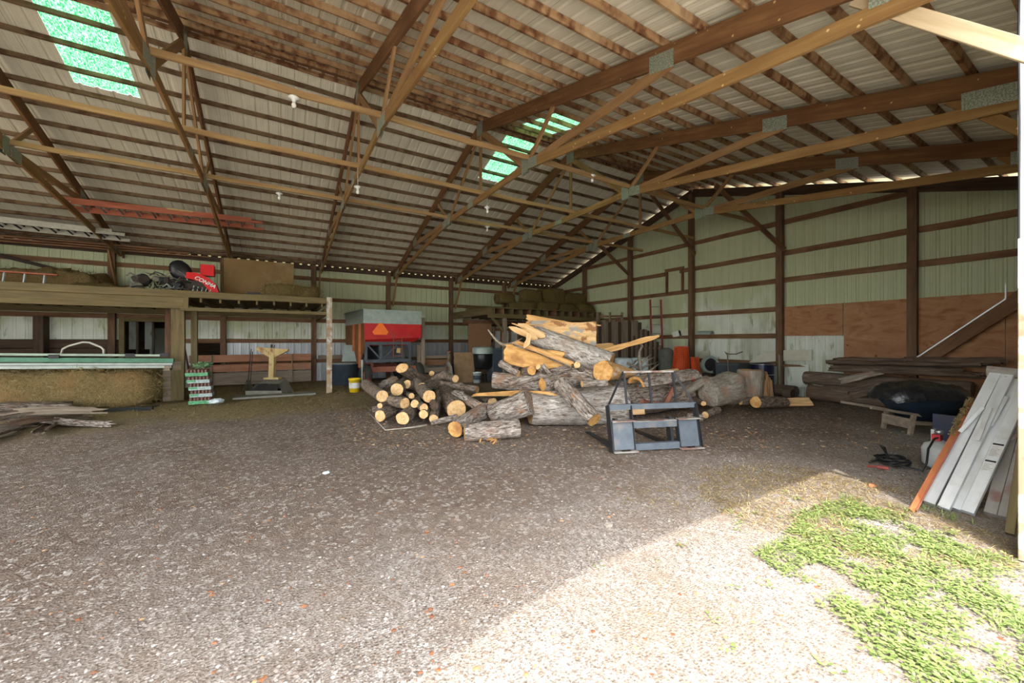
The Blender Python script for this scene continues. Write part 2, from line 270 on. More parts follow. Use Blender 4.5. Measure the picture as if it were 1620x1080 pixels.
class MB:
    def __init__(s): s.v = []; s.f = []
    def add(s, vs, fs):
        n = len(s.v); s.v += [tuple(v) for v in vs]; s.f += [tuple(i + n for i in f) for f in fs]; return s
    def box(s, lo, hi):
        x0, y0, z0 = lo; x1, y1, z1 = hi
        return s.add([(x0, y0, z0), (x1, y0, z0), (x1, y1, z0), (x0, y1, z0), (x0, y0, z1), (x1, y0, z1), (x1, y1, z1), (x0, y1, z1)],
                     [(0, 3, 2, 1), (4, 5, 6, 7), (0, 1, 5, 4), (1, 2, 6, 5), (2, 3, 7, 6), (3, 0, 4, 7)])
    def beam(s, p, q, w, h, up=(0, 0, 1)):
        M, L = frame(p, q, up); b = MB().box((0, -w / 2, -h / 2), (L, w / 2, h / 2)); return s.add([M @ V(v) for v in b.v], b.f)
    def tube(s, pts, r, n=8, caps=True):
        pts = [V(p) for p in pts]; rs = r if isinstance(r, (list, tuple)) else [r] * len(pts); vs = []; fs = []
        d0 = (pts[1] - pts[0]).normalized(); u = d0.orthogonal().normalized()
        for i, p in enumerate(pts):
            d = (pts[min(i + 1, len(pts) - 1)] - pts[max(i - 1, 0)]).normalized()
            u = (u - d * u.dot(d)); u = u.normalized() if u.length > 1e-6 else d.orthogonal().normalized(); t = d.cross(u)
            for k in range(n): a = 2 * pi * k / n; vs.append(p + (u * cos(a) + t * sin(a)) * rs[i])
        for i in range(len(pts) - 1):
            for k in range(n): a = i * n + k; b = i * n + (k + 1) % n; fs.append((a, b, b + n, a + n))
        if caps: fs += [tuple(range(n))[::-1], tuple(range(len(vs) - n, len(vs)))]
        return s.add(vs, fs)
    def lathe(s, c, prof, n=24, ax=(0, 0, 1)):
        c = V(c); q = V((0, 0, 1)).rotation_difference(V(ax)); vs = []; fs = []
        for r, z in prof:
            for k in range(n): a = 2 * pi * k / n; vs.append(c + q @ V((r * cos(a), r * sin(a), z)))
        for i in range(len(prof) - 1):
            for k in range(n): a = i * n + k; b = i * n + (k + 1) % n; fs.append((a, b, b + n, a + n))
        return s.add(vs, fs)
    def out(s, name, m, parent=None, smooth=False, M=None): return mo(name, s.v, s.f, m, parent, M, smooth)
def frame(p, q, up=(0, 0, 1)):
    p, q, up = V(p), V(q), V(up); d = q - p; L = d.length; x = d / L
    if abs(x.dot(up.normalized())) > .999: up = V((0, 1, 0)) if abs(x.y) < .9 else V((1, 0, 0))
    y = up.cross(x).normalized(); z = x.cross(y)
    M = Matrix.Translation(p) @ Matrix((x, y, z)).transposed().to_4x4(); return M, L
def bar(name, p, q, w, h, m, parent=None, up=(0, 0, 1), rough=0, bev=.004):
    """a piece of lumber between two points: w across, h along `up`; local X runs with the grain"""
    M, L = frame(p, q, up); n = max(2, int(L / .35)) if rough else 1; vs = []; fs = []
    hw, hh = w / 2, h / 2; e = min(bev, hw * .4, hh * .4)
    sec = [(-hw + e, -hh), (hw - e, -hh), (hw, -hh + e), (hw, hh - e), (hw - e, hh), (-hw + e, hh), (-hw, hh - e), (-hw, -hh + e)]
    sd = random.random() * 99
    for i in range(n + 1):
        x = L * i / n; o = [noise.noise((x * 1.3, sd, t)) * rough for t in (0, 7)]
        for y, z in sec: vs.append((x, y + o[0], z + o[1]))
    for i in range(n):
        for k in range(8): a = i * 8 + k; b = i * 8 + (k + 1) % 8; fs.append((a, b, b + 8, a + 8))
    fs += [tuple(range(8))[::-1], tuple(range(n * 8, n * 8 + 8))]
    return mo(name, vs, fs, m, parent, M)
def blob(c, r, seg=(16, 10), amp=.1, sc=3, seed=0):
    b = MB(); vs = []; n, mrow = seg; c = V(c)
    for i in range(mrow + 1):
        t = pi * i / mrow
        for k in range(n):
            a = 2 * pi * k / n; d = V((sin(t) * cos(a), sin(t) * sin(a), cos(t))); f = 1 + amp * noise.noise(d * sc + V((seed, 0, 0)))
            vs.append(c + V((d.x * r[0] * f, d.y * r[1] * f, d.z * r[2] * f)))
    fs = [(i * n + k, (i + 1) * n + k, (i + 1) * n + (k + 1) % n, i * n + (k + 1) % n) for i in range(mrow) for k in range(n)]
    return b.add(vs, fs)
# ---------------------------------------------------------------- the barn: X along the eaves, Y across, ridge at Y=8.37
XG, YB, YF, XL, YR = 12.19, 16.43, .34, -9.55, 8.37
def zs(y): return 6.78 - .295 * abs(y - YR)
# floor
def ground():
    xs = np.concatenate([np.arange(-60, -10, 5.), np.arange(-10, -2, .25), np.arange(-2, 8, .1), np.arange(8, 14, .25), np.arange(14, 62, 6.)])
    ys = np.concatenate([np.arange(-50, -2, 4.), np.arange(-2, 6, .1), np.arange(6, 17, .25), np.arange(17, 32, 3.)])
    vs = []; fs = []
    for y in ys:
        for x in xs:
            z = .035 * noise.noise((x * .5, y * .5, 3)) + .015 * noise.noise((x * 2, y * 2, 5)) - .02
            vs.append((x, y, z))
    nx = len(xs)
    for j in range(len(ys) - 1):
        for i in range(nx - 1): a = j * nx + i; fs.append((a, a + 1, a + nx + 1, a + nx))
    o = mo('ground', vs, fs, ground_m, M=Matrix.Identity(4), smooth=True); o['kind'] = 'structure'; return o
ground()
def ribbed(a0, a1, b0f, b1f, place, pitch=.2286, h=.019, nsub=1):
    """sheet metal with standing ribs every pitch from a0 to a1; b0f/b1f give the two ends at a; place(a, b, depth) -> point"""
    st = [0, .035, .055, .085, .105]; hs = [0, 0, 1, 1, 0]; A = []; a = math.floor(a0 / pitch) * pitch
    while a < a1:
        for s_, h_ in zip(st, hs):
            if a0 <= a + s_ <= a1: A.append((a + s_, h_ * h))
        for s_ in (.145, .185):
            if a0 <= a + s_ <= a1: A += [(a + s_ - .006, 0), (a + s_, .004), (a + s_ + .006, 0)]
        a += pitch
    A = sorted(set([(a0, 0)] + [t for t in A if a0 < t[0] < a1] + [(a1, 0)])); vs = []; fs = []
    for a, d in A:
        for k in range(nsub + 1): b = b0f(a) + (b1f(a) - b0f(a)) * k / nsub; vs.append(place(a, b, d))
    n = nsub + 1
    for i in range(len(A) - 1):
        for k in range(nsub): q = i * n + k; fs.append((q, q + 1, q + n + 1, q + n))
    return vs, fs
# roof sheets, cut round the skylight strips; they stand in one ceiling object, each skylight is its own
SKY = [(-3.20, -2.30, 'b', 8.52, 10.26), (-3.20, -2.30, 'f', 8.22, 6.5), (4.97, 5.83, 'b', 8.52, 10.26), (4.97, 5.83, 'f', 8.22, 6.5)]
rv = MB()
def roof_piece(x0, x1, ya, yb):
    vs, fs = ribbed(x0, x1, lambda a: ya, lambda a: yb, lambda a, b, d: (a, b, zs(b) + d)); rv.add(vs, fs)
for side in 'bf':
    yr, ye = (YR, YB + .35) if side == 'b' else (YR, YF - .2)
    x = XL - .3
    for x0, x1, s_, y0, y1 in [k for k in SKY if k[2] == side]:
        roof_piece(x, x0, yr, ye); roof_piece(x0, x1, yr, y0); roof_piece(x0, x1, y1, ye); x = x1
    roof_piece(x, XG + .45, yr, ye)
ceiling = rv.out('ceiling', roof_m, M=Matrix.Identity(4)); ceiling['kind'] = 'structure'
tag(ceiling, 'pale ribbed metal roof underside resting on rows of stained purlins', 'ceiling', kind='structure')
for i, (x0, x1, s_, y0, y1) in enumerate(SKY):
    vs, fs = ribbed(x0, x1, lambda a: y0, lambda a: y1, lambda a, b, d: (a, b, zs(b) + d + .002), nsub=2)
    o = mo('window_%d' % (i + 1), vs, fs, sky_m, M=Matrix.Identity(4)); o['kind'] = 'structure'
# purlins, one per row
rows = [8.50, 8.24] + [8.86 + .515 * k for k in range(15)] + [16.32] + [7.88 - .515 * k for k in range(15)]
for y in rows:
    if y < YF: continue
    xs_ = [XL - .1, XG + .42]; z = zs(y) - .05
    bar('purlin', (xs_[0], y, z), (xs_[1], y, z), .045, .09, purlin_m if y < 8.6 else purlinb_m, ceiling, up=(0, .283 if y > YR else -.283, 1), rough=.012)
MB().box((XL - .3, YR - .2, 6.745), (XG + .45, YR + .2, 6.76)).box((XL - .3, YR - .2, 6.80), (XG + .45, YR + .2, 6.82)).out('ridge_cap', girt_m, ceiling)
# eave closure: a dark board with the gaps of the sheet ribs left open above it
# back wall (eave side): sheets split round the two openings
back = MB()
def back_piece(x0, x1, z0, z1, mb=None):
    vs, fs = ribbed(x0, x1, lambda a: z0, lambda a: z1, lambda a, b, d: (a, YB + .10 + d, b)); (mb or back).add(vs, fs)
DX0, DX1, DZ = -4.15, -2.85, 2.13; OX0, OX1, OZ0, OZ1 = -2.42, -1.66, .12, 1.45
back_piece(XL, DX0, 1.55, 4.33); back_piece(DX0, DX1, DZ, 4.33); back_piece(DX1, OX0, -.15, 4.33); back_piece(OX0, OX1, OZ1, 4.33)
back_piece(OX1, XG + .1, 1.5, 4.33)
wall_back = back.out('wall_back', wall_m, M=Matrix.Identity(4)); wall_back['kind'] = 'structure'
lo = MB(); back_piece(OX1, XG + .1, -.15, 1.5, lo); back_piece(OX0, OX1, -.15, OZ0, lo)
vs, fs = lo.v, lo.f; mo('lower_sheet', vs, fs, zinc_m, wall_back, M=Matrix.Identity(4))
for k in range(6): bar('lower_board', (XL, YB + .08, .12 + .26 * k), (DX0, YB + .08, .12 + .26 * k), .03, .245, dark_wood, wall_back)
for z, segs in ((3.836, [(XL, XG)]), (3.069, [(XL, XG)]), (2.26, [(XL, XG)]), (1.5, [(OX0 - .4, XG)]), (.75, [(OX1, XG)])):
    for a, b in segs: bar('girt', (a, YB + .065, z), (b, YB + .065, z), .04, .14, girt_m, wall_back, rough=.01)
bar('eave_board', (XL, YB + .05, 4.24), (XG, YB + .05, 4.24), .04, .15, dark_wood, wall_back)
cl = MB(); a = XL
while a < XG:                                    # closure strip with the rib openings left open to daylight
    cl.box((a + .05, YB + .09, 4.31), (a + .235, YB + .115, 4.44)); a += .27
cl.out('closure_strip', dark_wood, wall_back)
# gable wall at the right
gv, gf = ribbed(YF, YB + .14, lambda a: -.15, lambda a: zs(a) - .10, lambda a, b, d: (XG + .05 + d, a, b))
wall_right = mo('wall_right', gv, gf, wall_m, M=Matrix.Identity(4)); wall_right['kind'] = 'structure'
gposts = [2.94, 5.62, 8.37, 11.08, 13.80]
for z in (4.837, 3.964, 3.207, 2.406, 1.646, .85):
    yt = YR + (6.78 - .35 - z) / .295; yb_ = YR - (6.78 - .35 - z) / .295
    a, b = max(YF, yb_), min(YB, yt)
    if z == 2.406: a = 5.6
    if z in (1.646, .85): a = 5.6
    if z == 3.964:
        bar('girt', (XG + .02, a, z), (XG + .02, 8.9, z), .04, .14, girt_m, wall_right, rough=.01)
        bar('girt', (XG + .02, 9.45, z - .02), (XG + .02, b, z - .02), .04, .14, girt_m, wall_right, rough=.01); continue
    bar('girt', (XG + .02, a, z), (XG + .02, b, z), .04, .14, girt_m, wall_right, rough=.01)
for p, q in (((8.72, 4.06), (9.5, 4.06)), ((8.78, 4.0), (8.78, 3.2)), ((9.42, 4.0), (9.42, 3.2))):
    bar('patch_frame', (XG, p[0], p[1]), (XG, q[0], q[1]), .05, .11, girt_m, wall_right, up=(1, 0, 0) if p[0] == q[0] else (0, 0, 1))
for y0, y1 in ((YR, YB), (YR, YF)): bar('rake_board', (XG - .04, y0, zs(y0) - .235), (XG - .04, y1, zs(y1) - .235), .05, .25, dark_wood, wall_right)
# plywood lining on the gable
def slab(name, lo, hi, m, parent): return MB().box(lo, hi).out(name, m, parent)
xp = XG - .015
slab('plywood_panel', (xp, 4.22, 1.64), (xp + .02, 5.58, 2.45), ply_m, wall_right)
slab('plywood_panel', (xp, 3.02, 0.0), (xp + .02, 4.20, 2.45), ply_m, wall_right)
slab('plywood_panel', (xp, 1.66, 0.0), (xp + .02, 3.0, 2.45), ply_m, wall_right)
slab('plywood_panel', (xp, YF, 0.0), (xp + .02, 1.65, 2.45), ply_m, wall_right)
# front wall to the right of the opening, unseen header over it, jamb post
fr = MB()
vs, fs = ribbed(4.42, XG + .1, lambda a: -.15, lambda a: zs(YF) - .02, lambda a, b, d: (a, YF - .04 - d, b)); fr.add(vs, fs)
wall_front = fr.out('wall_front', outw_m, M=Matrix.Identity(4)); wall_front['kind'] = 'structure'
hv = [(XL, 4.38), (4.5, 4.38), (4.5, 3.98), (2.6, 4.0), (1.4, 3.96), (.4, 3.92), (-.1, 3.74), (-.8, 3.28), (-1.6, 3.1), (XL, 3.1)]  # unseen header, lower edge drooped to cast the curved border of the sun patch
mo('shadow_header', [(x, YF, z) for x, z in hv] + [(x, YF - .06, z) for x, z in hv], [tuple(range(10)), tuple(range(19, 9, -1))] + [(i, i + 10, (i + 1) % 10 + 10, (i + 1) % 10) for i in range(10)], girt_m, wall_front, M=Matrix.Identity(4))
vs, fs = ribbed(9.0, YB, lambda a: -.15, lambda a: zs(a) - .10, lambda a, b, d: (XL - d, a, b))  # unseen wall cut short, the open front half added to brighten the inside
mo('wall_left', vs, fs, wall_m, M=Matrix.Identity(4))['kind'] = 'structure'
j = thing('jamb_post', 'wooden door jamb with white metal flashing, right edge of the view', 'post', (4.43, .47, 0))
bar('post', (4.43, .47, 0), (4.43, .47, 4.1), .14, .14, peel_m, j, up=(0, 1, 0))
MB().box((4.352, .395, 1.86), (4.36, .538, 4.1)).box((4.352, .385, 1.86), (4.52, .40, 4.1)).box((4.356, .395, 0), (4.52, .399, 1.86)).out('flashing', outw_m, j)
MB().tube([(4.345, .53, 4.1), (4.35, .535, 3.6), (4.343, .53, 3.0), (4.348, .533, 2.2)], .006).out('cable', dark_m, j)
# posts
EP = [9.33, 6.60, 3.87, 1.14, -1.59, -4.32, -7.05]
gl = ['below the rake near the back corner, over the hay bales', 'left of the red wooden ladder', 'just right of the orange netting rolls', 'beside the black drum and the stumps', 'splitting the plywood lining']
for y, t in zip(reversed(gposts), gl):
    o = bar('wall_post', (XG - .09, y, 0), (XG - .09, y, zs(y) - .3), .16, .15, post_m, up=(1, 0, 0), rough=.006); tag(o, 'square brown gable wall post ' + t, 'post')
el = ['behind the small loft with hay bales', 'left of the chip board door', 'behind the red grain wagon', 'at the end of the pink board fence', 'behind the brown carton', 'left of the dark doorway', 'far left behind the long hay pile']
for x, t in zip(EP, el):
    o = bar('wall_post', (x, YB - .04, 0), (x, YB - .04, 4.30), .15, .16, post_m, up=(1, 0, 0), rough=.006); tag(o, 'square brown back wall post ' + t, 'post')
o = bar('wall_post', (-5.75, YB - .1, 0), (-5.75, YB - .1, 2.2), .36, .2, dark_wood, up=(1, 0, 0)); tag(o, 'thick dark stub post under the storage loft at the left', 'post')
for x, t in ((6.95, 'nearest the door jamb'), (9.7, 'further along')):
    o = bar('front_post', (x, YF + .1, 0), (x, YF + .1, 4.1), .15, .15, post_m, up=(1, 0, 0)); tag(o, 'brown front wall post ' + t, 'post')
o = bar('side_plank', (XG - .24, 5.54, 0), (XG - .24, 5.54, 1.12), .05, .14, grey_m, up=(1, 0, 0)); tag(o, 'short grey plank standing against the gable post beside the black drum', 'plank')
# trusses
ZC, YC, YP = 4.867, 6.35, 10.39
def truss(X, label):
    t = thing('roof_truss', label, 'roof truss', (X, YR, ZC), 'roof trusses')
    up = (0, 0, 1)
    for y1, ye in ((YB + .05, 0), (YF + .02, 0)):
        bar('top_chord', (X, YR, zs(YR) - .235), (X, y1, zs(y1) - .235), .045, .25, beam_m, t)
    bar('bottom_chord', (X, YC - .1, ZC), (X, YP + .1, ZC), .045, .14, gold_m, t)
    bar('bottom_chord', (X, YC, ZC), (X, .75, 4.05), .045, .145, gold_m, t)
    bar('bottom_chord', (X, YP, ZC), (X, 16.15, 4.10), .045, .145, gold_m, t)
    x2 = X + .002
    for p, q, w_ in (((YC + .05, ZC), (3.1, zs(3.1) - .34), .14), ((YP - .05, ZC), (13.64, zs(13.64) - .34), .14), ((YR, 6.45), (YR, ZC), .09), ((YR - .05, 6.42), (YC + .03, ZC), .14),
                  ((YR + .05, 6.42), (YP - .03, ZC), .09), ((YC, ZC), (5.5, zs(5.5) - .34), .09), ((YP, ZC), (11.24, zs(11.24) - .34), .09)):
        bar('web', (x2, p[0], p[1]), (x2, q[0], q[1]), .04, w_, web_m, t, up=(0, -(q[1] - p[1]), (q[0] - p[0])) if abs(q[0] - p[0]) > .01 else (0, 1, 0))
    def plate(y, z, w_, h_, sl=0):
        for s_ in (-.0245, .0245):
            c = V((X + s_, y, z)); vs = [(c.x + dx, c.y + a, c.z + b + a * sl) for dx in (-.0015, .0015) for a, b in ((-w_ / 2, -h_ / 2), (w_ / 2, -h_ / 2), (w_ / 2, h_ / 2), (-w_ / 2, h_ / 2))]
            mo('gusset_plate', vs, [(0, 1, 2, 3), (7, 6, 5, 4), (0, 4, 5, 1), (1, 5, 6, 2), (2, 6, 7, 3), (3, 7, 4, 0)], plate_m, t)
    plate(YR, zs(YR) - .26, .30, .34); plate(YC + .05, ZC + .03, .22, .32); plate(YC - .22, ZC - .01, .30, .20, .15); plate(YP - .05, ZC + .03, .2, .32); plate(YP + .25, ZC - .02, .34, .22, -.13)
    plate(3.25, zs(3.25) - .30, .36, .22, .28); plate(13.5, zs(13.5) - .30, .36, .22, -.28); plate(1.0, 4.22, .5, .2, .2); plate(15.9, 4.22, .5, .2, -.2); plate(8.9, ZC, .3, .13)
    return t
TX = [-6.80, -4.075, -1.345, 1.385, 4.115, 6.845, 9.575]
tl = ['beyond the left edge of the view', 'farthest left in view, carrying the pale ladder', 'left of the red mower, carrying the orange ladder', 'over the left loft, above the brown carton', 'nearest overhead, right of the first bulb', 'second overhead from the gable wall', 'next to the gable wall']
for X, l in zip(TX, tl): truss(X, 'brown timber roof truss ' + l)
for X in TX[1:]:
    kb = bar('knee_brace', (X - .09, 15.55, 4.12), (X - .09, 16.28, 2.95), .04, .14, web_m, up=(0, 1, 1)); tag(kb, 'short slanting knee brace at the back wall post ' + {-4.075: 'left of the dark doorway', -1.345: 'behind the brown carton', 1.385: 'beside the end of the left loft', 4.115: 'behind the red wagon', 6.845: 'over the chip board door', 9.575: 'over the hay bales'}[X], 'brace')
for X, t in ((4.17, 'sunlit pale knee brace running from the nearest truss to the door jamb'), (6.90, 'orange brown knee brace from the second truss at the top right'), (9.63, 'thin far knee brace half behind the door jamb')):
    tag(bar('knee_brace', (X, 1.36, 4.38), (X, .37, 3.25), .04, .11, sunlit_m if X < 5 else gold_m, up=(0, -1, 1)), t, 'brace')
for p, q, t in (((9.65, 10.3, 4.9), (12.05, 11.1, 4.15), 'left of the red ladder'), ((9.62, 8.0, 5.9), (12.05, 8.2, 4.42), 'above the netting rolls'), ((9.65, 6.0, 5.5), (12.05, 5.48, 4.02), 'above the black drum')):
    tag(bar('gable_brace', p, q, .04, .14, girt_m), 'diagonal brace from the last truss to the gable post ' + t, 'brace')
for y, xs0, xs1, t in ((6.28, -1.5, 12.1, 'upper tie board under the ridge, with the first bulb'), (8.30, -9, 12.1, 'middle tie board across the trusses'), (10.45, -4.3, 12.1, 'lower tie board across the trusses over the left loft')):
    tag(bar('tie_board', (xs0, y, 4.99), (xs1, y, 4.99), .045, .09, tie_m, rough=.02), 'long pale ' + t, 'tie board')
# diagonal board on the gable near the door, with its bright edge strip
t = thing('leaning_brace', 'wide brown board with a thin bright strip leaning on the plywood', 'board', (XG - .1, 1.9, .9))
bar('board', (XG - .24, 1.35, 2.4), (XG - .24, 3.1, .75), .03, .26, girt_m, t)
bar('edge_strip', (XG - .27, 1.62, 2.3), (XG - .27, 3.0, .98), .012, .025, alu_m, t); bar('edge_strip', (XG - .27, 1.62, 2.3), (XG - .27, 1.62, 2.6), .012, .02, alu_m, t)
# room behind the back wall, seen through the doorway and the feed opening
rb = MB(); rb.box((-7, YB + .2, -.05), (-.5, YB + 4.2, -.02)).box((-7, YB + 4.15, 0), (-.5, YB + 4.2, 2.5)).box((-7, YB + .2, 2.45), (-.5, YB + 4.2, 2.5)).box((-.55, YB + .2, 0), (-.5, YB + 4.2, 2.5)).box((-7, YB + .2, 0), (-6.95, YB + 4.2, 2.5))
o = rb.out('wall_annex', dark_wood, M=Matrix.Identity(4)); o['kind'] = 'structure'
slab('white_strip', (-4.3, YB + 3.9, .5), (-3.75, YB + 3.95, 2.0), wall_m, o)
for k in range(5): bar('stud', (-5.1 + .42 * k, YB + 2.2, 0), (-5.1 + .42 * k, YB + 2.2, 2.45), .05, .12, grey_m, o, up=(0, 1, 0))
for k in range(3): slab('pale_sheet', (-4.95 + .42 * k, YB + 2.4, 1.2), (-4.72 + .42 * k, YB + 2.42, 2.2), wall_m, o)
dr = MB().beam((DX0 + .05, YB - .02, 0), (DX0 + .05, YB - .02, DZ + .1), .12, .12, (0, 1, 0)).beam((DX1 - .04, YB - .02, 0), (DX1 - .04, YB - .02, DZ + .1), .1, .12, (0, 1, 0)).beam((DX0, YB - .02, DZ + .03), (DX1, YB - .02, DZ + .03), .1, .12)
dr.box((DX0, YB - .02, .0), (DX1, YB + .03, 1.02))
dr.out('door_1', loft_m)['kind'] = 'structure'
# fence posts standing at the back wall between the opening and the loft post
for x, t in ((-2.66, 'left side'), (-1.53, 'right side')):
    pass
# ---------------------------------------------------------------- logs
def log_body(L, r0, r1, seed, amp=.10, bend=0, n=22, ell=1.0, knobs=0):
    m = max(6, int(L / max(.035, L / 34))); vs = []; kb = [(random.Random(seed + k).random() * L, random.Random(seed + k + 9).random() * 2 * pi) for k in range(knobs)]
    for i in range(m + 1):
        t = i / m; x = L * t; r = r0 + (r1 - r0) * t; oy = bend * sin(pi * t)
        if i in (0, m): r *= .965
        for k in range(n):
            a = 2 * pi * k / n
            lowf = noise.noise((x * 1.6, cos(a) * 1.2 + seed, sin(a) * 1.2)); ridge = noise.noise((x * 3, cos(a) * 7 + seed, sin(a) * 7)); fi = noise.noise((x * 14, cos(a) * 12 + seed, sin(a) * 12))
            f = 1 + amp * (1.1 * lowf + .75 * ridge + .35 * fi)
            for kx, ka in kb:
                da = abs((a - ka + pi) % (2 * pi) - pi); f += .45 * math.exp(-((x - kx) / (r * .6)) ** 2 - (da / .45) ** 2)
            vs.append((x, r * f * cos(a) * ell + oy, r * f * sin(a)))
    fs = [(i * n + k, i * n + (k + 1) % n, (i + 1) * n + (k + 1) % n, (i + 1) * n + k) for i in range(m) for k in range(n)]
    return vs, fs, n, m
def cap(ring, seed, rough=.006, out=-1):
    c = sum((V(v) for v in ring), V()) / len(ring); vs = []; fs = []; n = len(ring)
    for j, s in enumerate((1, .75, .5, .25)):
        for k, v in enumerate(ring):
            p = c + (V(v) - c) * s * (1.0 if j else .985); p.x += out * .004 + (rough * noise.noise((p.y * 14, p.z * 14, seed)) if j else 0); vs.append(p)
    vs.append(c + V((out * .004, 0, 0)))
    for j in range(3):
        for k in range(n):
            f = (j * n + k, j * n + (k + 1) % n, (j + 1) * n + (k + 1) % n, (j + 1) * n + k); fs.append(f if out < 0 else f[::-1])
    fs += [(3 * n + k, 3 * n + (k + 1) % n, 4 * n) for k in range(n)]
    return vs, fs
SEED = [100]
def log(label, p, q, r0, r1, bark=None, face=None, amp=.09, bend=0, ends=(1, 1), ell=1.0, knobs=0, name='log', cat='log', group=None, slant=0):
    SEED[0] += 1; sd = SEED[0] * 1.37; bark = bark or bark_b; face = face or cut_m
    p, q = V(p), V(q); M, L = frame(p, q); vs, fs, n, m = log_body(L, r0, r1, sd, amp, bend, ell=ell, knobs=knobs)
    if slant: vs = [(x + slant * z * max(0, 1 - x / (L * .5)), y, z) for x, y, z in vs]
    c = (p + q) / 2; t = thing(name, label, cat, (c.x, c.y, max(0, c.z - max(r0, r1))), group)
    mo('bark', vs, fs, bark, t, M, True)
    if ends[0]: v, f = cap(vs[:n], sd, out=-1); mo('cut_face', v, f, face, t, M, False)
    if ends[1]: v, f = cap(vs[-n:], sd, out=1); mo('cut_face', v, f, face, t, M, False)
    return t
def px(x, y, r, c): p = P(x, y, c); return p, r * c / F
def lg(label, a, b, **k):                      # a, b = (x, y, r_px, depth)
    p, r0 = px(*a); q, r1 = px(*b)
    return log(label, p, q, r0, r1, **k)
GS = 'sawn logs of the low stack'
W = 'in the low stack of sawn logs'
lg('front left sawn log of the low stack, flat on the dirt', (601.5, 657.5, 9.4, 7.25), (634, 646, 7.5, 8.0), group=GS)
lg('sawn log with a lopsided end at the front foot of the low stack', (637, 661.5, 10.8, 7.0), (660, 644, 9, 7.9), group=GS, amp=.12)
lg('smooth sawn log pointing down left from the top left of the low stack', (604.7, 626.4, 9.6, 7.6), (579, 608, 8.6, 9.0), group=GS, amp=.04)
lg('tiny sawn branch end beside the left edge of the low stack', (601, 641.5, 4.3, 7.4), (620, 636, 4, 8.3), group=GS)
lg('wide sawn log with a cracked face, second from left on top of the low stack', (628, 616, 10.2, 8.0), (640, 606, 9, 9.2), group=GS, amp=.05)
lg('middling sawn log at the top centre of the low stack', (644, 607.7, 7.3, 8.4), (672, 614, 7, 9.0), group=GS)
lg('sawn log with an egg-shaped end, upper right in the low stack', (667.5, 613, 8.2, 8.1), (690, 606, 7.5, 9.2), group=GS, amp=.13)
lg('large round sawn log facing out at the right of the low stack', (679, 627, 10.5, 7.5), (660, 606, 9.5, 8.8), group=GS, amp=.04)
lg('biggest sawn log by the low stack, grey bark and a broad pale face', (722, 647.5, 15.6, 7.4), (703, 622, 14, 8.8), group=GS, amp=.04)
lg('round sawn log in the middle of the low stack, body running left', (640.5, 638, 9.2, 7.4), (607, 631, 8.5, 7.9), group=GS)
lg('small oval sawn log touching the middle one in the low stack', (656, 638.5, 6.6, 7.35), (668, 628, 6, 8.3), group=GS)
lg('small dark sawn end deep in the low stack', (651, 626, 4.7, 7.8), (640, 622, 4.5, 8.7), group=GS)
lg('small sawn log at the right front of the low stack, upper of a pair', (670.5, 645, 6.8, 7.2), (654, 634, 6, 8.1), group=GS)
lg('small sawn log at the right front of the low stack, lower of a pair', (670, 655, 7.4, 7.15), (684, 640, 7, 8.1), group=GS)
lg('knobbly upright-lying log on the right flank of the low stack', (686, 662, 7.2, 7.1), (693, 622, 7, 8.6), group=GS, knobs=3)
lg('short log with a blackened end on the right flank of the low stack', (687, 642, 6.6, 7.3), (682, 630, 6, 8.0), face=dark_wood, group=GS)
lg('dark log lying crosswise at the bottom left of the low stack', (590, 650, 8, 8.4), (650, 640, 8, 8.6), group=GS, ends=(0, 0))
lg('dark log lying crosswise at the bottom right of the low stack', (640, 645, 9, 8.6), (705, 640, 9, 8.7), group=GS, ends=(0, 0))
lg('dark log lying crosswise under the top row of the low stack', (600, 625, 8, 9.2), (690, 622, 8, 9.2), group=GS, ends=(0, 0))
lg('forked log with a double pale face sticking up behind the low stack', (636, 582, 8.6, 8.6), (672, 604, 8, 9.6), ell=1.3, amp=.06, slant=.2)
lg('gnarled grey root piece behind the left of the low stack', (598, 612, 5, 9.0), (625, 601, 7, 9.4), amp=.35, ends=(0, 0), bark=bark_g, knobs=3)
lg('little pale round end standing behind the low stack', (683, 590.5, 4.3, 9.6), (690, 600, 4.2, 10.6))
lg('round sawn log lying across the back, near the shovel', (720.5, 599, 6, 8.9), (702, 594, 6.5, 9.4))
lg('crooked grey stub left of the log by the shovel', (683, 601, 6, 9.2), (705, 592, 7, 9.3), amp=.22, ends=(0, 0), knobs=2)
lg('long knotty log lying across behind the low stack, splintered at its end', (676, 605, 6.3, 9.2), (755, 616, 5.5, 8.6), amp=.14, knobs=5, face=heart_m)
lg('thin mossy branch under the long knotty log', (685, 611, 3, 8.9), (717, 620, 3.4, 8.5), amp=.2, ends=(0, 1))
lg('grey barked log with a rough top beside the biggest sawn log', (720, 623, 7, 8.0), (760, 643, 7.5, 7.2), bark=bark_g, amp=.16, knobs=2)
lg('half buried log with a pale face between the stack and the big pile', (779, 638, 9, 7.6), (748, 634, 9, 8.6))
lg('bent grey branch lying on the dirt in front of the biggest sawn log', (682, 670, 3.8, 6.9), (724, 659, 4.4, 7.0), bark=bark_g, amp=.25, bend=.04)
lg('reddish faced log lying second from the front of the pile', (720, 678.5, 13.4, 6.1), (768, 648, 12.5, 7.1), bark=bark_g, face=heart_m, amp=.07)
lg('frontmost pale barked log of the pile, split at its left end', (735, 684, 14.6, 5.85), (821, 676, 14.5, 6.0), bark=bark_g, face=heart_m, amp=.05)
lg('slanting thick grey trunk section behind the frontmost log', (778, 655, 15, 6.9), (838, 634, 21.5, 6.7), bark=bark_g, amp=.12, face=bark_g)
lg('huge pale grey trunk lying at the front middle of the pile', (838, 645, 26.5, 7.0), (985, 640, 30, 7.3), bark=bark_w, amp=.06)
lg('huge brownish trunk behind the pallet fork frame', (960, 632, 30, 7.7), (1078, 618, 27, 8.6), bark=bark_g, amp=.09)
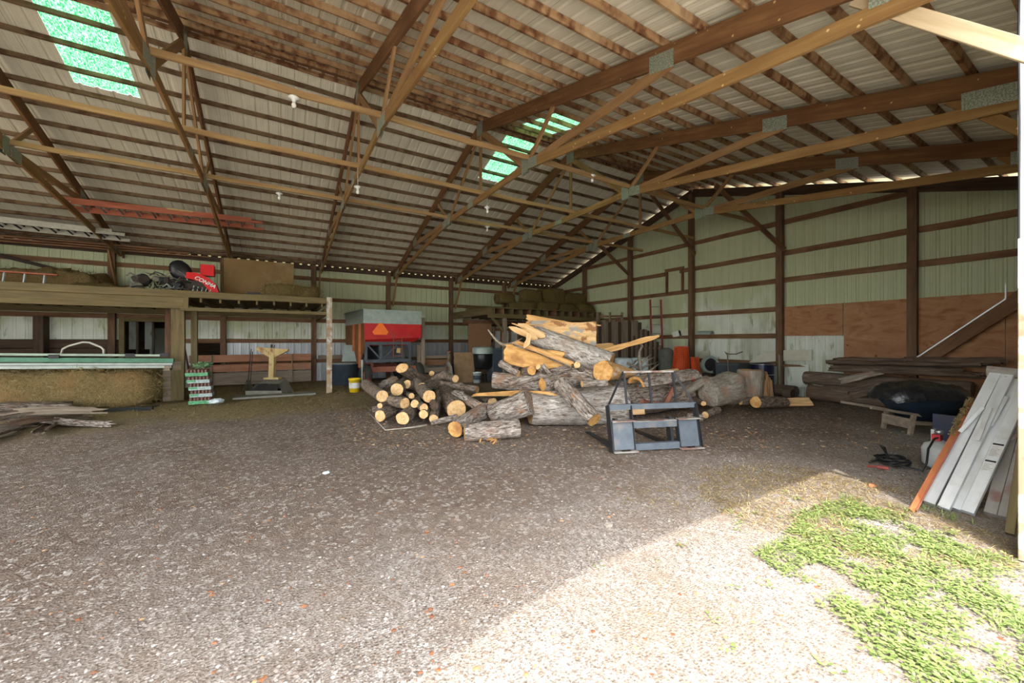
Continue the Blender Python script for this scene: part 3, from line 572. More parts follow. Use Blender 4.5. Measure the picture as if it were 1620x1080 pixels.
lg('leaning grey log propped on the huge trunk, foot on the dirt', (887, 606, 12.5, 6.9), (940, 664, 12, 6.15), bark=bark_g, face=heart_m, amp=.10)
lg('long grey log lying diagonally on top of the big pile', (846, 530, 15.5, 7.9), (965, 577, 20.5, 7.3), bark=bark_w, amp=.07, face=heart_m)
lg('short thick log with an orange sawn face at the right of the pile', (954, 587, 17, 6.9), (1001, 590, 6, 7.6), bark=riv2_m, face=heart_m, ell=1.15, amp=.2)
lg('ragged grey log at the left foot of the big pile', (780, 601, 13, 7.7), (856, 606, 14.5, 7.6), bark=bark_g, face=heart_m, amp=.16)
lg('curving grey branch lying over the ragged log', (806, 607, 6, 7.4), (902, 581, 6.5, 7.4), bark=bark_g, amp=.22, bend=.06, ends=(0, 1))
lg('small grey log end up at the left of the big pile', (792, 574, 6, 7.7), (820, 591, 5.5, 7.5), bark=bark_g, amp=.14)
lg('small round brown log end under the orange slab', (841, 586, 7.6, 7.3), (822, 590, 7, 7.9), face=heart_m)
lg('thin stub with a pale ring end in the middle of the pile', (851.5, 580, 4.6, 7.2), (866, 592, 4.6, 7.5), bark=bark_g)
lg('thin grey stick beside the ringed stub in the pile', (858, 577, 3.5, 7.2), (870, 591, 3.5, 7.2), bark=bark_g)
lg('mid-sized log with a brown half face above the huge trunk', (858, 608, 10.5, 7.1), (912, 600, 11, 7.5), bark=bark_g, face=heart_m, amp=.16, knobs=2)
lg('small pale barked log lying level in front of the orange face', (921, 607, 5.6, 6.7), (960, 606, 5.2, 6.8), bark=bark_g, amp=.14)
lg('small knot of wood poking out beside the diagonal log', (913, 577, 5.5, 7.0), (925, 588, 6, 7.6), bark=bark_g, amp=.2)
lg('shaded grey log lying level deep in the middle of the big pile', (815, 585, 17, 8.2), (925, 580, 17, 8.2), bark=bark_g, ends=(0, 0))
lg('shaded grey log just under the topmost half log', (850, 558, 16, 8.6), (945, 562, 16, 8.6), bark=bark_g, ends=(0, 0))
lg('shaded thick log low behind the huge pale trunk', (860, 612, 22, 8.0), (960, 606, 22, 8.0), bark=bark_g, ends=(0, 0))
lg('slanting grey log crossing the middle of the pile', (880, 585, 13, 7.6), (948, 598, 13, 7.3), bark=bark_g, amp=.12)
lg('greenish grey log leaning right of the pallet fork frame', (1078, 621, 8.5, 8.2), (1119, 600, 7, 8.4), bark=bark_p, amp=.12, face=splint_m)
lg('big weathered block of trunk with a hewn top', (1120, 621, 21, 8.2), (1158, 614, 25, 8.6), bark=bark_p, face=bark_p, amp=.2)
lg('tall weathered stump piece beside the black drum', (1187, 632, 17.5, 8.9), (1187, 585, 19, 8.9), bark=bark_p, amp=.10)
lg('small dark log under the weathered stump piece', (1171, 634, 6, 8.5), (1193, 634, 6, 8.6), bark=bark_b, amp=.2)
lg('low brown barked log on the dirt before the stump piece', (1196, 636, 9.5, 8.3), (1242, 636, 8, 8.7), bark=bark_b, face=heart_m, amp=.12)
lg('small grey log by the right post of the fork frame', (1088, 660, 7, 7.2), (1112, 661, 6, 7.1), bark=bark_g)
lg('small round log with a pale end right of the fork frame', (1116, 656, 5.5, 7.3), (1135, 648, 6, 7.6), bark=bark_b)
lg('stubby log behind the fork frame under the bark slab', (1038, 628, 12, 8.0), (1066, 625, 13, 8.4), bark=bark_b)
lg('short stick at the right corner of the fork frame', (1113, 638, 4, 7.6), (1098, 630, 4, 8.2), bark=bark_b)
# half-round and split pieces
def half(label, p, q, r, flatdir, m1, m2, th=None, amp=.08, arc=1.0, name='split_log', cat='split log', group=None, taper=(1, 1), bow=0, jag=.0):
    """a riven piece: round back of bark (m1), riven inside (m2); flatdir is the way the riven side looks"""
    SEED[0] += 1; sd = SEED[0] * 1.7; p, q = V(p), V(q); fd = V(flatdir); M, L = frame(p, q, fd); n = 12; m = max(8, int(L / .05)); A = []; B = []
    for i in range(m + 1):
        t = i / m; rr = r * (taper[0] + (taper[1] - taper[0]) * t)
        for k in range(n + 1):
            u = k / n; a = pi + pi * (.5 - arc / 2) + pi * arc * u
            j = (jag * noise.noise((u * 9, sd, 2)) if i in (0, m) else 0)
            f = 1 + amp * (noise.noise((t * L * 1.8, u * 2 + sd, 0)) + .8 * noise.noise((t * L * 3, u * 11 + sd, 4)))
            A.append((t * L + j, rr * f * cos(a), rr * f * sin(a) + bow * sin(pi * t)))
            y = rr * (.94) * cos(a) * f
            if th: z = (rr * f - th) * sin(a) / 1; y = (rr * f - th) * cos(a)
            else: z = rr * (sin(pi + pi * (.5 - arc / 2))) + rr * .16 * noise.noise((t * L * 2, y * 9, sd)) + rr * .12 * noise.noise((t * L * 1.2, y * 30 / max(rr, .01) * .1, sd + 3))
            B.append((t * L + j, y, z + bow * sin(pi * t)))
    w_ = n + 1; fa = [(i * w_ + k, i * w_ + k + 1, (i + 1) * w_ + k + 1, (i + 1) * w_ + k) for i in range(m) for k in range(n)]
    c = (p + q) / 2; t_ = thing(name, label, cat, (c.x, c.y, max(0, c.z - r)), group)
    mo('bark', A, fa, m1, t_, M, True)
    vs = list(B); fs = [f[::-1] for f in fa]; o = len(vs); vs += A
    for i in (0, m):
        for k in range(n): f = (i * w_ + k, i * w_ + k + 1, o + i * w_ + k + 1, o + i * w_ + k); fs.append(f if i else f[::-1])
    for k in (0, n):
        for i in range(m): fs.append((i * w_ + k, (i + 1) * w_ + k, o + (i + 1) * w_ + k, o + i * w_ + k))
    mo('split_face', vs, fs, m2, t_, M, False)
    return t_
def ph(label, a, b, r, d, m1, m2, **k):
    p = P(*a); q = P(*b); return half(label, p, q, r, d, m1, m2, **k)
toc = V((-sa, -ca, .25)).normalized()           # towards the eye
riv_m = mat('riven wood with bark patches', [(.3, (.48, .25, .09)), (.5, (.66, .42, .19)), (.72, (.78, .56, .30))], (1.6, 17, 17), ns=1.3, distort=.6, detail=8, stain=[((2.2, .53, .58, (1, 1.6, 1.6)), (.36, .32, .27)), ((2.6, .56, .6, (2, 2, 2)), (.32, .15, .06))], rough=.75, bump=.8, bdist=.02, fine=40)
ph('broad half log with orange riven face and grey bark patches, topmost on the big pile', (838, 527, 8.0), (943, 529, 7.8), .245, (-.5, -.85, .1), bark_g, riv_m, arc=1.15, amp=.14, jag=.03)
ph('torn curling strip of pale wood standing on the topmost half log', (833, 505, 8.0), (928, 517, 7.9), .09, (-.4, -.7, .6), cut_m, splint_m, th=.02, jag=.2, taper=(1.5, .5), name='torn_strip', cat='wood strip')
ph('orange riven half log at the left shoulder of the big pile', (800, 560, 7.8), (892, 572, 7.4), .20, (-.45, -.8, -.12), bark_g, heart_m, arc=1.1, amp=.2, jag=.06)
ph('ragged bark curl hanging between the two riven half logs', (815, 540, 7.6), (905, 575, 7.2), .075, (-.2, -.6, .9), bark_g, splint_m, th=.03, amp=.3, jag=.1, name='bark_piece', cat='bark')
ph('crumbling orange splintered chunk behind the diagonal log', (920, 553, 8.1), (971, 547, 8.1), .12, (0, -.6, .9), splint_m, splint_m, amp=.35, jag=.2, name='split_log')
ph('wide curved slab of bark with an orange edge behind the fork frame', (1006, 614, 7.15), (1096, 600, 7.9), .22, (.15, .1, -1), bark_g, heart_m, th=.05, arc=.8, name='bark_piece', cat='bark')
ph('thin plank-like slab with an orange tip left of the huge trunk', (753, 624, 7.4), (832, 621, 7.5), .07, (0, -.7, .8), bark_b, heart_m, taper=(.5, 1.1), jag=.3, name='bark_piece', cat='bark')
ph('splintered brown stump shard beside the weathered stump piece', (1212, 634, 8.9), (1213, 598, 8.9), .17, (-.5, -.85, 0), bark_b, shard_m, taper=(1.2, .6), jag=.3, amp=.25, name='split_log')
ph('split pale board of wood on the dirt in front of the gable post', (1230, 636, 8.7), (1284, 635, 8.7), .10, (-.2, -.7, .6), splint_m, cut_m, amp=.1, name='split_log')
ph('small split billet lying behind the fork frame', (996, 651, 6.9), (1020, 650, 6.9), .055, (-.4, -.8, .2), bark_b, cut_m, name='split_log')
ph('pale riven wedge on top of the brownish trunk', (1040, 589, 8.5), (1075, 587, 8.5), .10, (0, -.6, .8), bark_g, cut_m, taper=(.6, 1), name='split_log')
ph('orange scrap of wood on the huge pale grey trunk', (838, 619, 6.75), (872, 622, 6.75), .03, (-.3, -.7, .6), splint_m, heart_m, jag=.2, amp=.3, taper=(.4, 1), name='wood_scrap', cat='wood scrap')
def splinter(label, a, b, w_, th, m=splint_m, tip=(.3, .15), bow=0, name='splinter', cat='splinter'):
    p = V(P(*a)); q = V(P(*b)); M, L = frame(p, q, toc); n = max(8, int(L / .06)); vs = []; sd = random.random() * 50
    for i in range(n + 1):
        t = i / n; f = min(1, tip[0] + t * 6) * min(1, tip[1] + (1 - t) * 5); ww = w_ * f * (1 + .25 * noise.noise((t * 5, sd, 0))); b_ = bow * sin(pi * t) + .01 * noise.noise((t * 6, sd, 3))
        for y, z in ((-ww / 2, -th / 2), (ww / 2, -th / 2), (ww / 2, th / 2), (-ww / 2, th / 2)): vs.append((t * L, y + b_, z))
    fs = [(i * 4 + k, i * 4 + (k + 1) % 4, (i + 1) * 4 + (k + 1) % 4, (i + 1) * 4 + k) for i in range(n) for k in range(4)] + [(3, 2, 1, 0), (n * 4, n * 4 + 1, n * 4 + 2, n * 4 + 3)]
    return tag(mo(name, vs, fs, m, None, M), label, cat)
splinter('long pale splinter of wood jutting right from the top of the pile', (948, 558, 7.9), (1043, 531, 8.0), .10, .035, tip=(.9, .35))
splinter('upper pale riven stick pointing left off the pile top', (862, 533, 7.6), (819, 512, 7.6), .13, .05, cut_m)
splinter('lower pale riven stick pointing left off the pile top', (850, 536, 7.55), (805, 517, 7.5), .11, .04, cut_m)
splinter('thin needle of wood at the tip of the pile sticks', (832, 519, 7.5), (809, 511, 7.5), .025, .015, cut_m)
splinter('short upright strip of bark-free wood hanging at the left of the diagonal log', (836, 527, 7.4), (829, 551, 7.3), .09, .04, cut_m, bow=.03)
splinter('thin pale lath end poking past the topmost half log', (944, 514, 7.8), (951, 515, 7.8), .02, .012, cut_m)
# bare branches
def branch(label, pts, r, m=bark_b, name='branch'):
    q = [P(*p) for p in pts]; n = len(q); b = MB().tube(q, [r * (1 - .7 * i / (n - 1)) for i in range(n)], 8); return tag(b.out(name, m, smooth=True), label, 'branch')
branch('bare curved branch rising before the window frame', [(845, 548, 8), (815, 547, 8.2), (795, 545, 8.4), (786, 539, 8.6), (776, 527, 8.7), (772, 521, 8.7)], .05, bark_p)
branch('short fork of the curved branch near the pile', [(800, 545.5, 8.35), (815, 541, 8.2), (826, 535, 8.1)], .03, bark_p)
branch('upright crooked branch behind the pile, right of the orange face', [(1015, 592, 8.6), (1011, 565, 8.7), (1012, 555, 8.7), (1017, 548, 8.7), (1013, 541, 8.7)], .045, bark_p)
for i, pts in enumerate([[(985, 595, 8.8), (1010, 575, 8.9), (1035, 565, 9)], [(992, 574, 8.9), (1012, 584, 8.8), (1022, 590, 8.7)], [(1000, 596, 8.6), (1020, 580, 8.8), (1042, 572, 9)], [(1008, 584, 8.8), (1020, 569, 8.9), (1030, 560, 9)], [(1014, 592, 8.6), (1030, 585, 8.7), (1043, 575, 8.8)], [(995, 585, 9), (1006, 570, 9), (1018, 566, 9)]]):
    tag(MB().tube([P(*p) for p in pts], [.035, .025, .012], 6).out('brushwood', bark_p, smooth=True), 'thin grey stick of the brushwood tangle before the white tanks', 'stick', 'brushwood sticks')
b = MB().tube([P(583, 652, 7.6), P(610, 680, 6.6), P(650, 676, 6.7), P(676, 672, 6.8)], [.006, .012, .016, .02], 6)
tag(b.out('twig', bark_p, smooth=True), 'thin crooked twig on the dirt in front of the low stack', 'twig')
# old logs along the gable wall
log('bottom grey beam log along the plywood, right half', (11.75, 4.75, .2), (11.6, 2.3, .2), .21, .20, old_m, old_m, amp=.06)
log('brown beam log lying on the bottom one along the plywood', (11.85, 4.9, .54), (11.75, 2.0, .55), .17, .15, old_m, old_m, amp=.05)
log('old brown log lying between the gable post and the wall logs', (11.8, 6.6, .16), (11.7, 5.05, .16), .15, .15, old_m, old_m, amp=.06)
log('short dark log end left of the grey beam log', (11.4, 5.2, .13), (11.4, 5.0, .13), .13, .13, old_m, dark_wood, amp=.08)
GW = 'weathered boards piled on the wall logs'
wb = [((11.7, 4.25, .71), (11.6, 1.9, .73), .26, 'wide weathered slab, lowest of the boards on the wall logs'), ((11.65, 4.2, .80), (11.75, 2.2, .83), .20, 'split weathered slab in the middle of the boards on the wall logs'),
      ((11.6, 4.3, .89), (11.7, 1.85, .95), .22, 'weathered slab with a ragged left end on the wall logs'), ((11.75, 4.2, .98), (11.7, 1.7, 1.03), .17, 'narrow pale slab near the top of the boards on the wall logs'),
      ((11.85, 3.0, 1.06), (11.7, 1.65, 1.09), .14, 'short grey slab topmost at the right on the wall logs'), ((11.8, 3.9, 1.04), (11.6, 2.9, 1.04), .12, 'orange edged slab at the left top on the wall logs')]
for p, q, w_, l in wb: half(l, p, q, w_ / 2 * 1.3, (-.1, 0, -1), old_m, old_m, th=.05, arc=.75, amp=.2, jag=.25, name='weathered_plank', cat='slab', group=GW)
half('long grey slab slanting down from the boards over the wall logs', P(1403, 583, 8.7), P(1331, 601, 9.1), .09, (-.6, -.3, .5), bark_p, bark_p, th=.05, arc=.7, jag=.15, name='weathered_plank', cat='slab', group=GW)
half('long peeled slab leaning on the bottom wall log', P(1345, 620, 8.6), P(1400, 608, 8.5), .14, (-.7, -.2, .4), old_m, old_m, th=.06, arc=.8, amp=.25, jag=.2, name='weathered_plank', cat='slab', group=GW)
tag(bar('lath', P(1286, 608, 9.9), P(1325, 614, 9.6), .05, .03, grey_m), 'thin grey lath resting on the left end of the wall logs', 'lath')
# bark slab heap at the left edge
GB = 'bark slabs of the heap at the left'
rs = random.Random(4); BX = [((-60, 640), (60, 641)), ((-50, 652), (100, 645)), ((-40, 664), (130, 651)), ((0, 642), (110, 640)), ((-30, 672), (95, 656)), ((20, 650), (152, 647)), ((-20, 684), (90, 654)), ((30, 665), (140, 655)), ((-60, 676), (45, 668)), ((60, 660), (170, 668)), ((0, 658), (88, 650)), ((-50, 690), (20, 678)), ((70, 648), (120, 642)), ((62, 677), (100, 652))]
for i, ((x0, y0), (x1, y1)) in enumerate(BX):
    z0 = .10 + .03 * (i % 3) + (.22 if y0 < 660 else .06 if y0 < 675 else 0); p = G(x0, y0, z0); q = G(x1, y1, max(.05, z0 - .08))
    if i < 5: p.z -= .0
    half('torn grey and pink bark slab in the heap by the hay at the left edge', p, q, .06 + .04 * rs.random(), (rs.uniform(-.3, .3), -.5, .8), bark_p if i % 3 else bark_g, (bark_g, old_m, grey_m)[i % 3], th=.025, arc=.8, amp=.3, jag=.3, bow=.05 * rs.uniform(-1, 1), name='bark_piece', cat='bark', group=GB)
blobm = blob(G(20, 662, .02) + V((-.3, .35, 0)), (1.2, .5, .26), (24, 12), .3, 3); blobm.out('soil_heap', bark_b, smooth=True); o = bpy.data.objects['soil_heap']; tag(o, 'low dark heap of rotten bark under the torn slabs at the left edge', 'bark heap')
branch('thin dead twig with a pale tip over the bark slabs', [(55, 648, 9.6), (85, 640, 9.8), (120, 634, 9.9)], .012, bark_p)
branch('short green grey branch stub leaning on the hay', [(120, 645, 9.9), (133, 633, 10), (144, 624, 10)], .04, bark_p)
# ---------------------------------------------------------------- grain wagon
def R2(a): return Matrix.Rotation(a, 4, 'Z')
def wagon():
    c = P(576, 600, 12.6); T = Matrix.Translation(V((c.x, c.y, 0))) @ R2(radians(4))      # local x along the red end, y away along its side
    t = thing('grain_wagon', 'red and rust gravity grain wagon with an orange warning triangle', 'wagon', (c.x + .8, c.y + 1.4, 0))
    W_, D_ = 1.92, 2.7; z0, z1, z2 = 1.46, 2.07, 2.52
    def o(mb, name, m, par=t, **k): return mo(name, [T @ V(v) for v in mb.v], mb.f, m, par, **k)
    def wallq(a, b, c_, d, th=.02):
        n = (V(b) - V(a)).cross(V(c_) - V(a)).normalized() * th; q = [V(a), V(b), V(c_), V(d)]
        return MB().add(q + [p + n for p in q], [(0, 1, 2, 3), (7, 6, 5, 4), (0, 4, 5, 1), (1, 5, 6, 2), (2, 6, 7, 3), (3, 7, 4, 0)])
    ex = MB()                                                     # grey extension
    for q in (((-.03, 0, z1), (W_, 0, z1), (W_, 0, z2), (-.03, 0, z2)), ((0, 0, z1), (0, D_, z1), (0, D_, z2), (0, 0, z2)), ((W_, 0, z1), (W_, D_, z1), (W_, D_, z2), (W_, 0, z2)), ((0, D_, z1), (W_, D_, z1), (W_, D_, z2), (0, D_, z2))):
        m = wallq(*q); ex.add(m.v, m.f)
    ex.box((-.05, -.04, z2 - .02), (W_ + .02, .0, z2 + .01)).box((-.05, -.02, z2 - .02), (-.0, D_, z2 + .01)); o(ex, 'extension', galv_m)
    end = wallq((0, 0, z0 + .08), (W_, 0, z0 + .16), (W_, 0, z1), (0, 0, z1)); o(end, 'end_panel', red_m)
    sl = wallq((.02, .0, z0 + .08), (W_, 0, z0 + .16), (W_ * .80, .35, z0 - .12), (.03, .35, z0 - .12)); o(sl, 'hopper_bottom', red_m)
    sd = MB().add([(0, 0, z1), (0, D_, z1), (0, D_, 1.45), (0, D_ * .62, .78), (0, .62, .72), (0, 0, 1.25), (.03, 0, z1), (.03, D_, z1), (.03, D_, 1.45), (.03, D_ * .62, .78), (.03, .62, .72), (.03, 0, 1.25)],
                  [(0, 1, 2, 3, 4, 5), (11, 10, 9, 8, 7, 6)] + [(i, i + 6, (i + 1) % 6 + 6, (i + 1) % 6) for i in range(6)]); o(sd, 'side_panel', rust_m)
    far = wallq((W_, 0, z1), (W_, D_, z1), (W_ * .75, D_, z0 - .1), (W_ * .75, .35, z0 - .1)); o(far, 'side_panel', rust_m)
    o(wallq((0, D_, z1), (W_, D_, z1), (W_ * .8, D_ - .5, 1.2), (0, D_ - .5, 1.2)), 'end_panel', rust_m)
    for y, zz in ((.42, .62), (1.25, 1.15)): o(MB().box((-.07, y, zz), (-.0, y + .06, z1)), 'side_rib', orange_m)
    o(MB().beam((-.03, 1.5, 1.35), (-.2, 1.1, .8), .5, .02), 'chute', galv_m)
    tri = [(.30, -.02, 1.72), (.72, -.02, 1.72), (.76, -.02, 1.78), (.56, -.02, 2.08), (.49, -.02, 2.08), (.26, -.02, 1.78)]; trr = [(x, -.03, z) for x, y, z in tri]
    sgn = o(MB().add(tri + trr, [(0, 1, 2, 3, 4, 5), (11, 10, 9, 8, 7, 6)] + [(i, i + 6, (i + 1) % 6 + 6, (i + 1) % 6) for i in range(6)]), 'warning_triangle', tri_m)
    ed = MB()
    for i in range(6):
        if i in (1, 3, 5): continue
        ed.beam(trr[i], trr[(i + 1) % 6], .012, .03)
    o(ed, 'reflective_border', tri_m, sgn)
    fr_ = MB()
    for y in (.1, D_ - .3):
        fr_.beam((0.02, y, 1.42), (W_ * .82, y, 1.42), .07, .1).beam((.1, y, .84), (W_ * .82, y, .84), .08, .1)
        for x in (.08, .55, W_ * .8): fr_.beam((x, y, .84), (x, y, 1.44), .08, .08, (0, 1, 0))
        fr_.beam((.12, y, 1.38), (.55, y, .9), .05, .05).beam((1.1, y, 1.35), (.6, y, .9), .05, .05)
    for x in (.1, W_ * .8): fr_.beam((x, 0, .84), (x, D_, .84), .08, .1)
    fr_.box((.6, .5, .86), (1.5, D_ - .5, 1.35)); o(fr_, 'underframe', frame_m)
    ax = MB().beam((.15, .25, .55), (W_ - .05, .25, .55), .12, .18).beam((.15, D_ - .4, .55), (W_ - .05, D_ - .4, .55), .12, .16).beam((.3, .2, .72), (.3, D_, .72), .08, .14).beam((.9, .25, .5), (.9, D_, .5), .1, .1)
    o(ax, 'axle', axle_m)
    for x, y in ((.10, .15), (W_ - .02, .25), (-.02, D_ - .4), (W_ - .02, D_ - .4)):
        wh = o(MB().lathe((x, y, .37), [(.19, -.10), (.33, -.11), (.37, -.08), (.37, .08), (.33, .11), (.19, .10), (.19, -.10)], 28, (1, 0, 0)), 'wheel', rubber_m, smooth=True)
        o(MB().lathe((x, y, .37), [(.0, .03), (.06, .04), (.10, -.02), (.2, .04), (.2, -.06), (0, -.06)], 20, (-1, 0, 0)), 'rim', orange_m, wh)
    ld = MB()
    for x in (.93, 1.22): ld.tube([(x, -.06, .95), (x, -.06, 1.62), (x, .0, 1.62)], .012, 6)
    for z in (1.0, 1.25, 1.5): ld.tube([(.93, -.06, z), (1.22, -.06, z)], .01, 6)
    o(ld, 'ladder', axle_m)
    o(MB().tube([(1.1, -.05, 1.1), (1.12, -.05, 1.25)], .07, 10), 'crank_gear', yel_m)
    o(MB().tube([(-.1, -.15, .72), (-.1, -.15, .05)], .02, 8).tube([(-.1, -.15, .9), (-.1, -.15, .68)], .035, 8), 'jack_pole', galv_m)
    o(MB().tube([(.0, -.0, .5), (.12, -.3, .25), (.22, -.55, .05)], .018, 6), 'brace_rod', label_r)
wagon()
# ---------------------------------------------------------------- left storage loft
t = thing('storage_loft', 'long lumber storage loft at the left with two square posts', 'loft', (-2, 13.5, 0))
bar('deck_rim', (-9, 12.6, 2.665), (1.32, 12.6, 2.665), .05, .17, loft_m, t, rough=.015)
bar('beam', (-9, 12.66, 2.45), (-2.02, 12.66, 2.45), .06, .29, loft_m, t)
bar('beam', (-2.1, 12.64, 2.30), (1.25, 12.64, 2.30), .09, .09, loft_m, t)
bar('beam', (-9, 16.2, 2.45), (1.3, 16.2, 2.45), .06, .24, loft_m, t)
for k in range(26): bar('joist', (-8.9 + .4 * k, 12.7, 2.56), (-8.9 + .4 * k, 16.22, 2.56), .045, .15, loft_m, t)
slab('deck', (-9, 12.65, 2.64), (1.3, 16.27, 2.68), loft_m, t)
bar('post', (-2.17, 12.83, 0), (-2.17, 12.83, 2.56), .26, .16, loft_m, t, up=(0, 1, 0), rough=.01)
bar('post', (-1.98, 12.63, 2.3), (-1.98, 12.63, 2.62), .1, .1, loft_m, t, up=(0, 1, 0))
bar('post', (1.27, 12.5, 0), (1.27, 12.5, 2.76), .14, .14, peel_m, t, up=(0, 1, 0), rough=.01)
bar('side_beam', (1.22, 12.6, 2.35), (1.22, 16.2, 2.35), .06, .2, loft_m, t)
MB().box((-6.0, 12.62, 2.42), (-5.84, 12.632, 2.52)).out('square_hole', void_m, t)
for x in (-2.55, -2.0): tag(bar('inner_post', (x, 13.9, 0), (x, 13.9, 2.44), .14, .14, loft_m if x > -2.3 else post_m, up=(0, 1, 0), rough=.01), 'brown post behind the loft front post, ' + ('left one' if x < -2.3 else 'right one'), 'post')
tag(bar('leaning_pole', P(290, 540, 12.2), P(302, 604, 12.2), .03, .05, dark_wood), 'dark pole leaning in the shadow behind the loft front post', 'pole')
# things kept on the loft
def bale(name, label, lo, hi, m, cat='hay', amp=.07, n=14, straw=300, sm=blade_m, group=None):
    lo, hi = V(lo), V(hi); c = (lo + hi) / 2; s = (hi - lo) / 2; t = thing(name, label, cat, (c.x, c.y, lo.z), group); vs = []; idx = {}; fs = []; sd = random.random() * 50
    N = [max(4, min(40, int(2 * k / .12))) for k in s]
    def vt(i, j, k):
        key = (i, j, k)
        if key not in idx:
            p = V((2 * i / N[0] - 1, 2 * j / N[1] - 1, 2 * k / N[2] - 1)); e = sum(abs(a) ** 8 for a in p) ** (1 / 8); p = p / max(e, 1e-6) * max(abs(a) for a in p)
            w_ = V((p.x * s.x, p.y * s.y, p.z * s.z)) + c; d = V((p.x, p.y, p.z)).normalized()
            q = w_ + d * amp * (noise.noise(w_ * 2.2 + V((sd, 0, 0))) + .6 * noise.noise(w_ * 7 + V((sd, 0, 0)))); q.z = max(q.z, lo.z)
            idx[key] = len(vs); vs.append(q)
        return idx[key]
    for a in range(3):
        b, d = (a + 1) % 3, (a + 2) % 3
        for side in (0, N[a]):
            for i in range(N[b]):
                for j in range(N[d]):
                    q = []
                    for di, dj in ((0, 0), (1, 0), (1, 1), (0, 1)): k = [0, 0, 0]; k[a] = side; k[b] = i + di; k[d] = j + dj; q.append(vt(*k))
                    fs.append(q if side else q[::-1])
    mo('bale_body', vs, fs, m, t, None, True)
    b = MB(); r = random.Random(int(sd * 100))
    for i in range(straw):
        k = r.randrange(len(vs)); p = V(vs[k]) + V([r.uniform(-.06, .06) for _ in range(3)]); d = V([r.gauss(0, 1) for _ in range(3)]).normalized(); L = r.uniform(.04, .12); u = d.orthogonal().normalized() * .0028
        o = (p - c).normalized() * .02; p += o; b.add([p - u, p + u, p + d * L + u, p + d * L - u], [(0, 1, 2, 3)])
    o = b.out('loose_straw', sm, t); o['kind'] = 'stuff'
    return t
bale('hay_bale', 'dark hay bale at the right end of the loft, before the carton', (-.34, 12.85, 2.69), (1.08, 13.45, 3.12), hayg_m, amp=.13, straw=2500)
bale('hay_pile', 'long low row of old hay at the far left on the loft', (-8.5, 14.9, 2.69), (-4.2, 15.9, 3.38), hay_m, amp=.22, straw=3000)
bale('hay_pile', 'low end of the old hay row beside the back post on the loft', (-4.7, 14.7, 2.69), (-3.3, 15.6, 3.02), hayg_m, amp=.2, straw=300)
tag(slab('carton', (-1.36, 14.1, 2.69), (.42, 15.2, 3.92), carton_m, None), 'big plain brown carton standing on the loft', 'box')
def wob(name, pts, r, m, par): return MB().tube(pts, r, 6).out(name, m, par)
# mower
mc = V((-2.0, 13.75, 2.69)); t = thing('riding_mower', 'red hooded mower standing on the loft with white lettering', 'mower', mc)
hood = MB(); pr = [(-.12, .66), (.10, .66), (.32, .56), (.50, .40), (.58, .16), (.58, .0), (.36, .0), (.34, .22), (.22, .40), (.0, .48), (-.14, .50)]
n = len(pr); hv_ = [(mc.x + x, mc.y + y, mc.z + z) for y in (-.22, .22) for x, z in pr]; hood.add(hv_, [tuple(range(n))[::-1], tuple(range(n, 2 * n))] + [(i, (i + 1) % n, (i + 1) % n + n, i + n) for i in range(n)]); hood.out('hood', red2_m, t)
MB().box((mc.x + .16, mc.y - .1, mc.z + .62), (mc.x + .46, mc.y + .2, mc.z + .92)).out('seat_cover', red2_m, t)
lt = bpy.data.curves.new('lettering', 'FONT'); lt.body = 'CONMA'; lt.size = .135; lt.shear = .2; lt.offset = .003; lt.extrude = .003; lo_ = bpy.data.objects.new('lettering', lt); COL.objects.link(lo_); lo_.parent = t; lo_.location = (.04, -.232, .50); lo_.rotation_euler = (pi / 2, radians(28), 0); lt.materials.append(white_m); dgl = bpy.context.evaluated_depsgraph_get(); lm = bpy.data.meshes.new_from_object(lo_.evaluated_get(dgl)); l2 = bpy.data.objects.new('lettering', lm); COL.objects.link(l2); l2.parent = t; l2.matrix_basis = lo_.matrix_basis.copy(); bpy.data.objects.remove(lo_)
MB().lathe((mc.x + .05, mc.y, mc.z + .14), [(.0, -.1), (.14, -.1), (.14, .1), (0, .1)], 18, (0, 1, 0)).out('wheel', rubber_m, t)
MB().box((mc.x - .3, mc.y - .15, mc.z + .1), (mc.x + .3, mc.y + .15, mc.z + .45)).out('engine', iron_m, t)
for k in range(5): wob('engine_tube', [(mc.x + .0 + .09 * k, mc.y - .24, mc.z + .05), (mc.x + .05 + .09 * k, mc.y - .26, mc.z + .3 - .02 * k)], .014, galv_m, t)
# engine parts heap, black chair, pipes
r = random.Random(5)
t = thing('engine_parts', 'heap of black and green engine parts left of the mower on the loft', 'machine parts', (-2.75, 13.7, 2.69))
for k in range(20):
    x, y = -3.25 + r.random() * 1.15, 13.55 + r.random() * .3; z = 2.72 + r.random() * (.50 - .35 * abs(x + 2.75)); s_ = .04 + r.random() * .085
    m = MB().lathe((x, y, z), [(0, -s_), (s_, -s_), (s_ * 1.1, -s_ * .3), (s_ * .7, 0), (s_, s_ * .4), (s_ * .5, s_), (0, s_)], 12, (r.uniform(-1, 1), r.uniform(-1, 1), r.uniform(-.3, 1))); m.v = [(a, b_, max(c_, 2.69)) for a, b_, c_ in m.v]; m.out('casting', (iron_m, dark_m, cob_m, olive_m, iron_m)[k % 5], t)
for k in range(22):
    x, z = -3.3 + r.random() * 1.3, 2.72 + r.random() * .55; L = .1 + r.random() * .25; wob('hose', [(x, 13.42 + .05 * r.random(), z), (x + L * .4, 13.4, z + r.uniform(-.02, .1)), (x + L * .8, 13.45, max(2.71, z + r.uniform(-.08, .06))), (x + L, 13.5, max(2.71, z + r.uniform(-.1, .1)))], .008 + r.random() * .012, (black_m, gal_m, olive_m, cob_m, dark_m, rail_m)[k % 6], t)
MB().box((-3.3, 13.4, 2.69), (-2.2, 13.9, 2.78)).out('base_tray', dark_m, t)
blob((-3.15, 13.7, 2.86), (.2, .15, .04)).out('dish', grey_m, t)
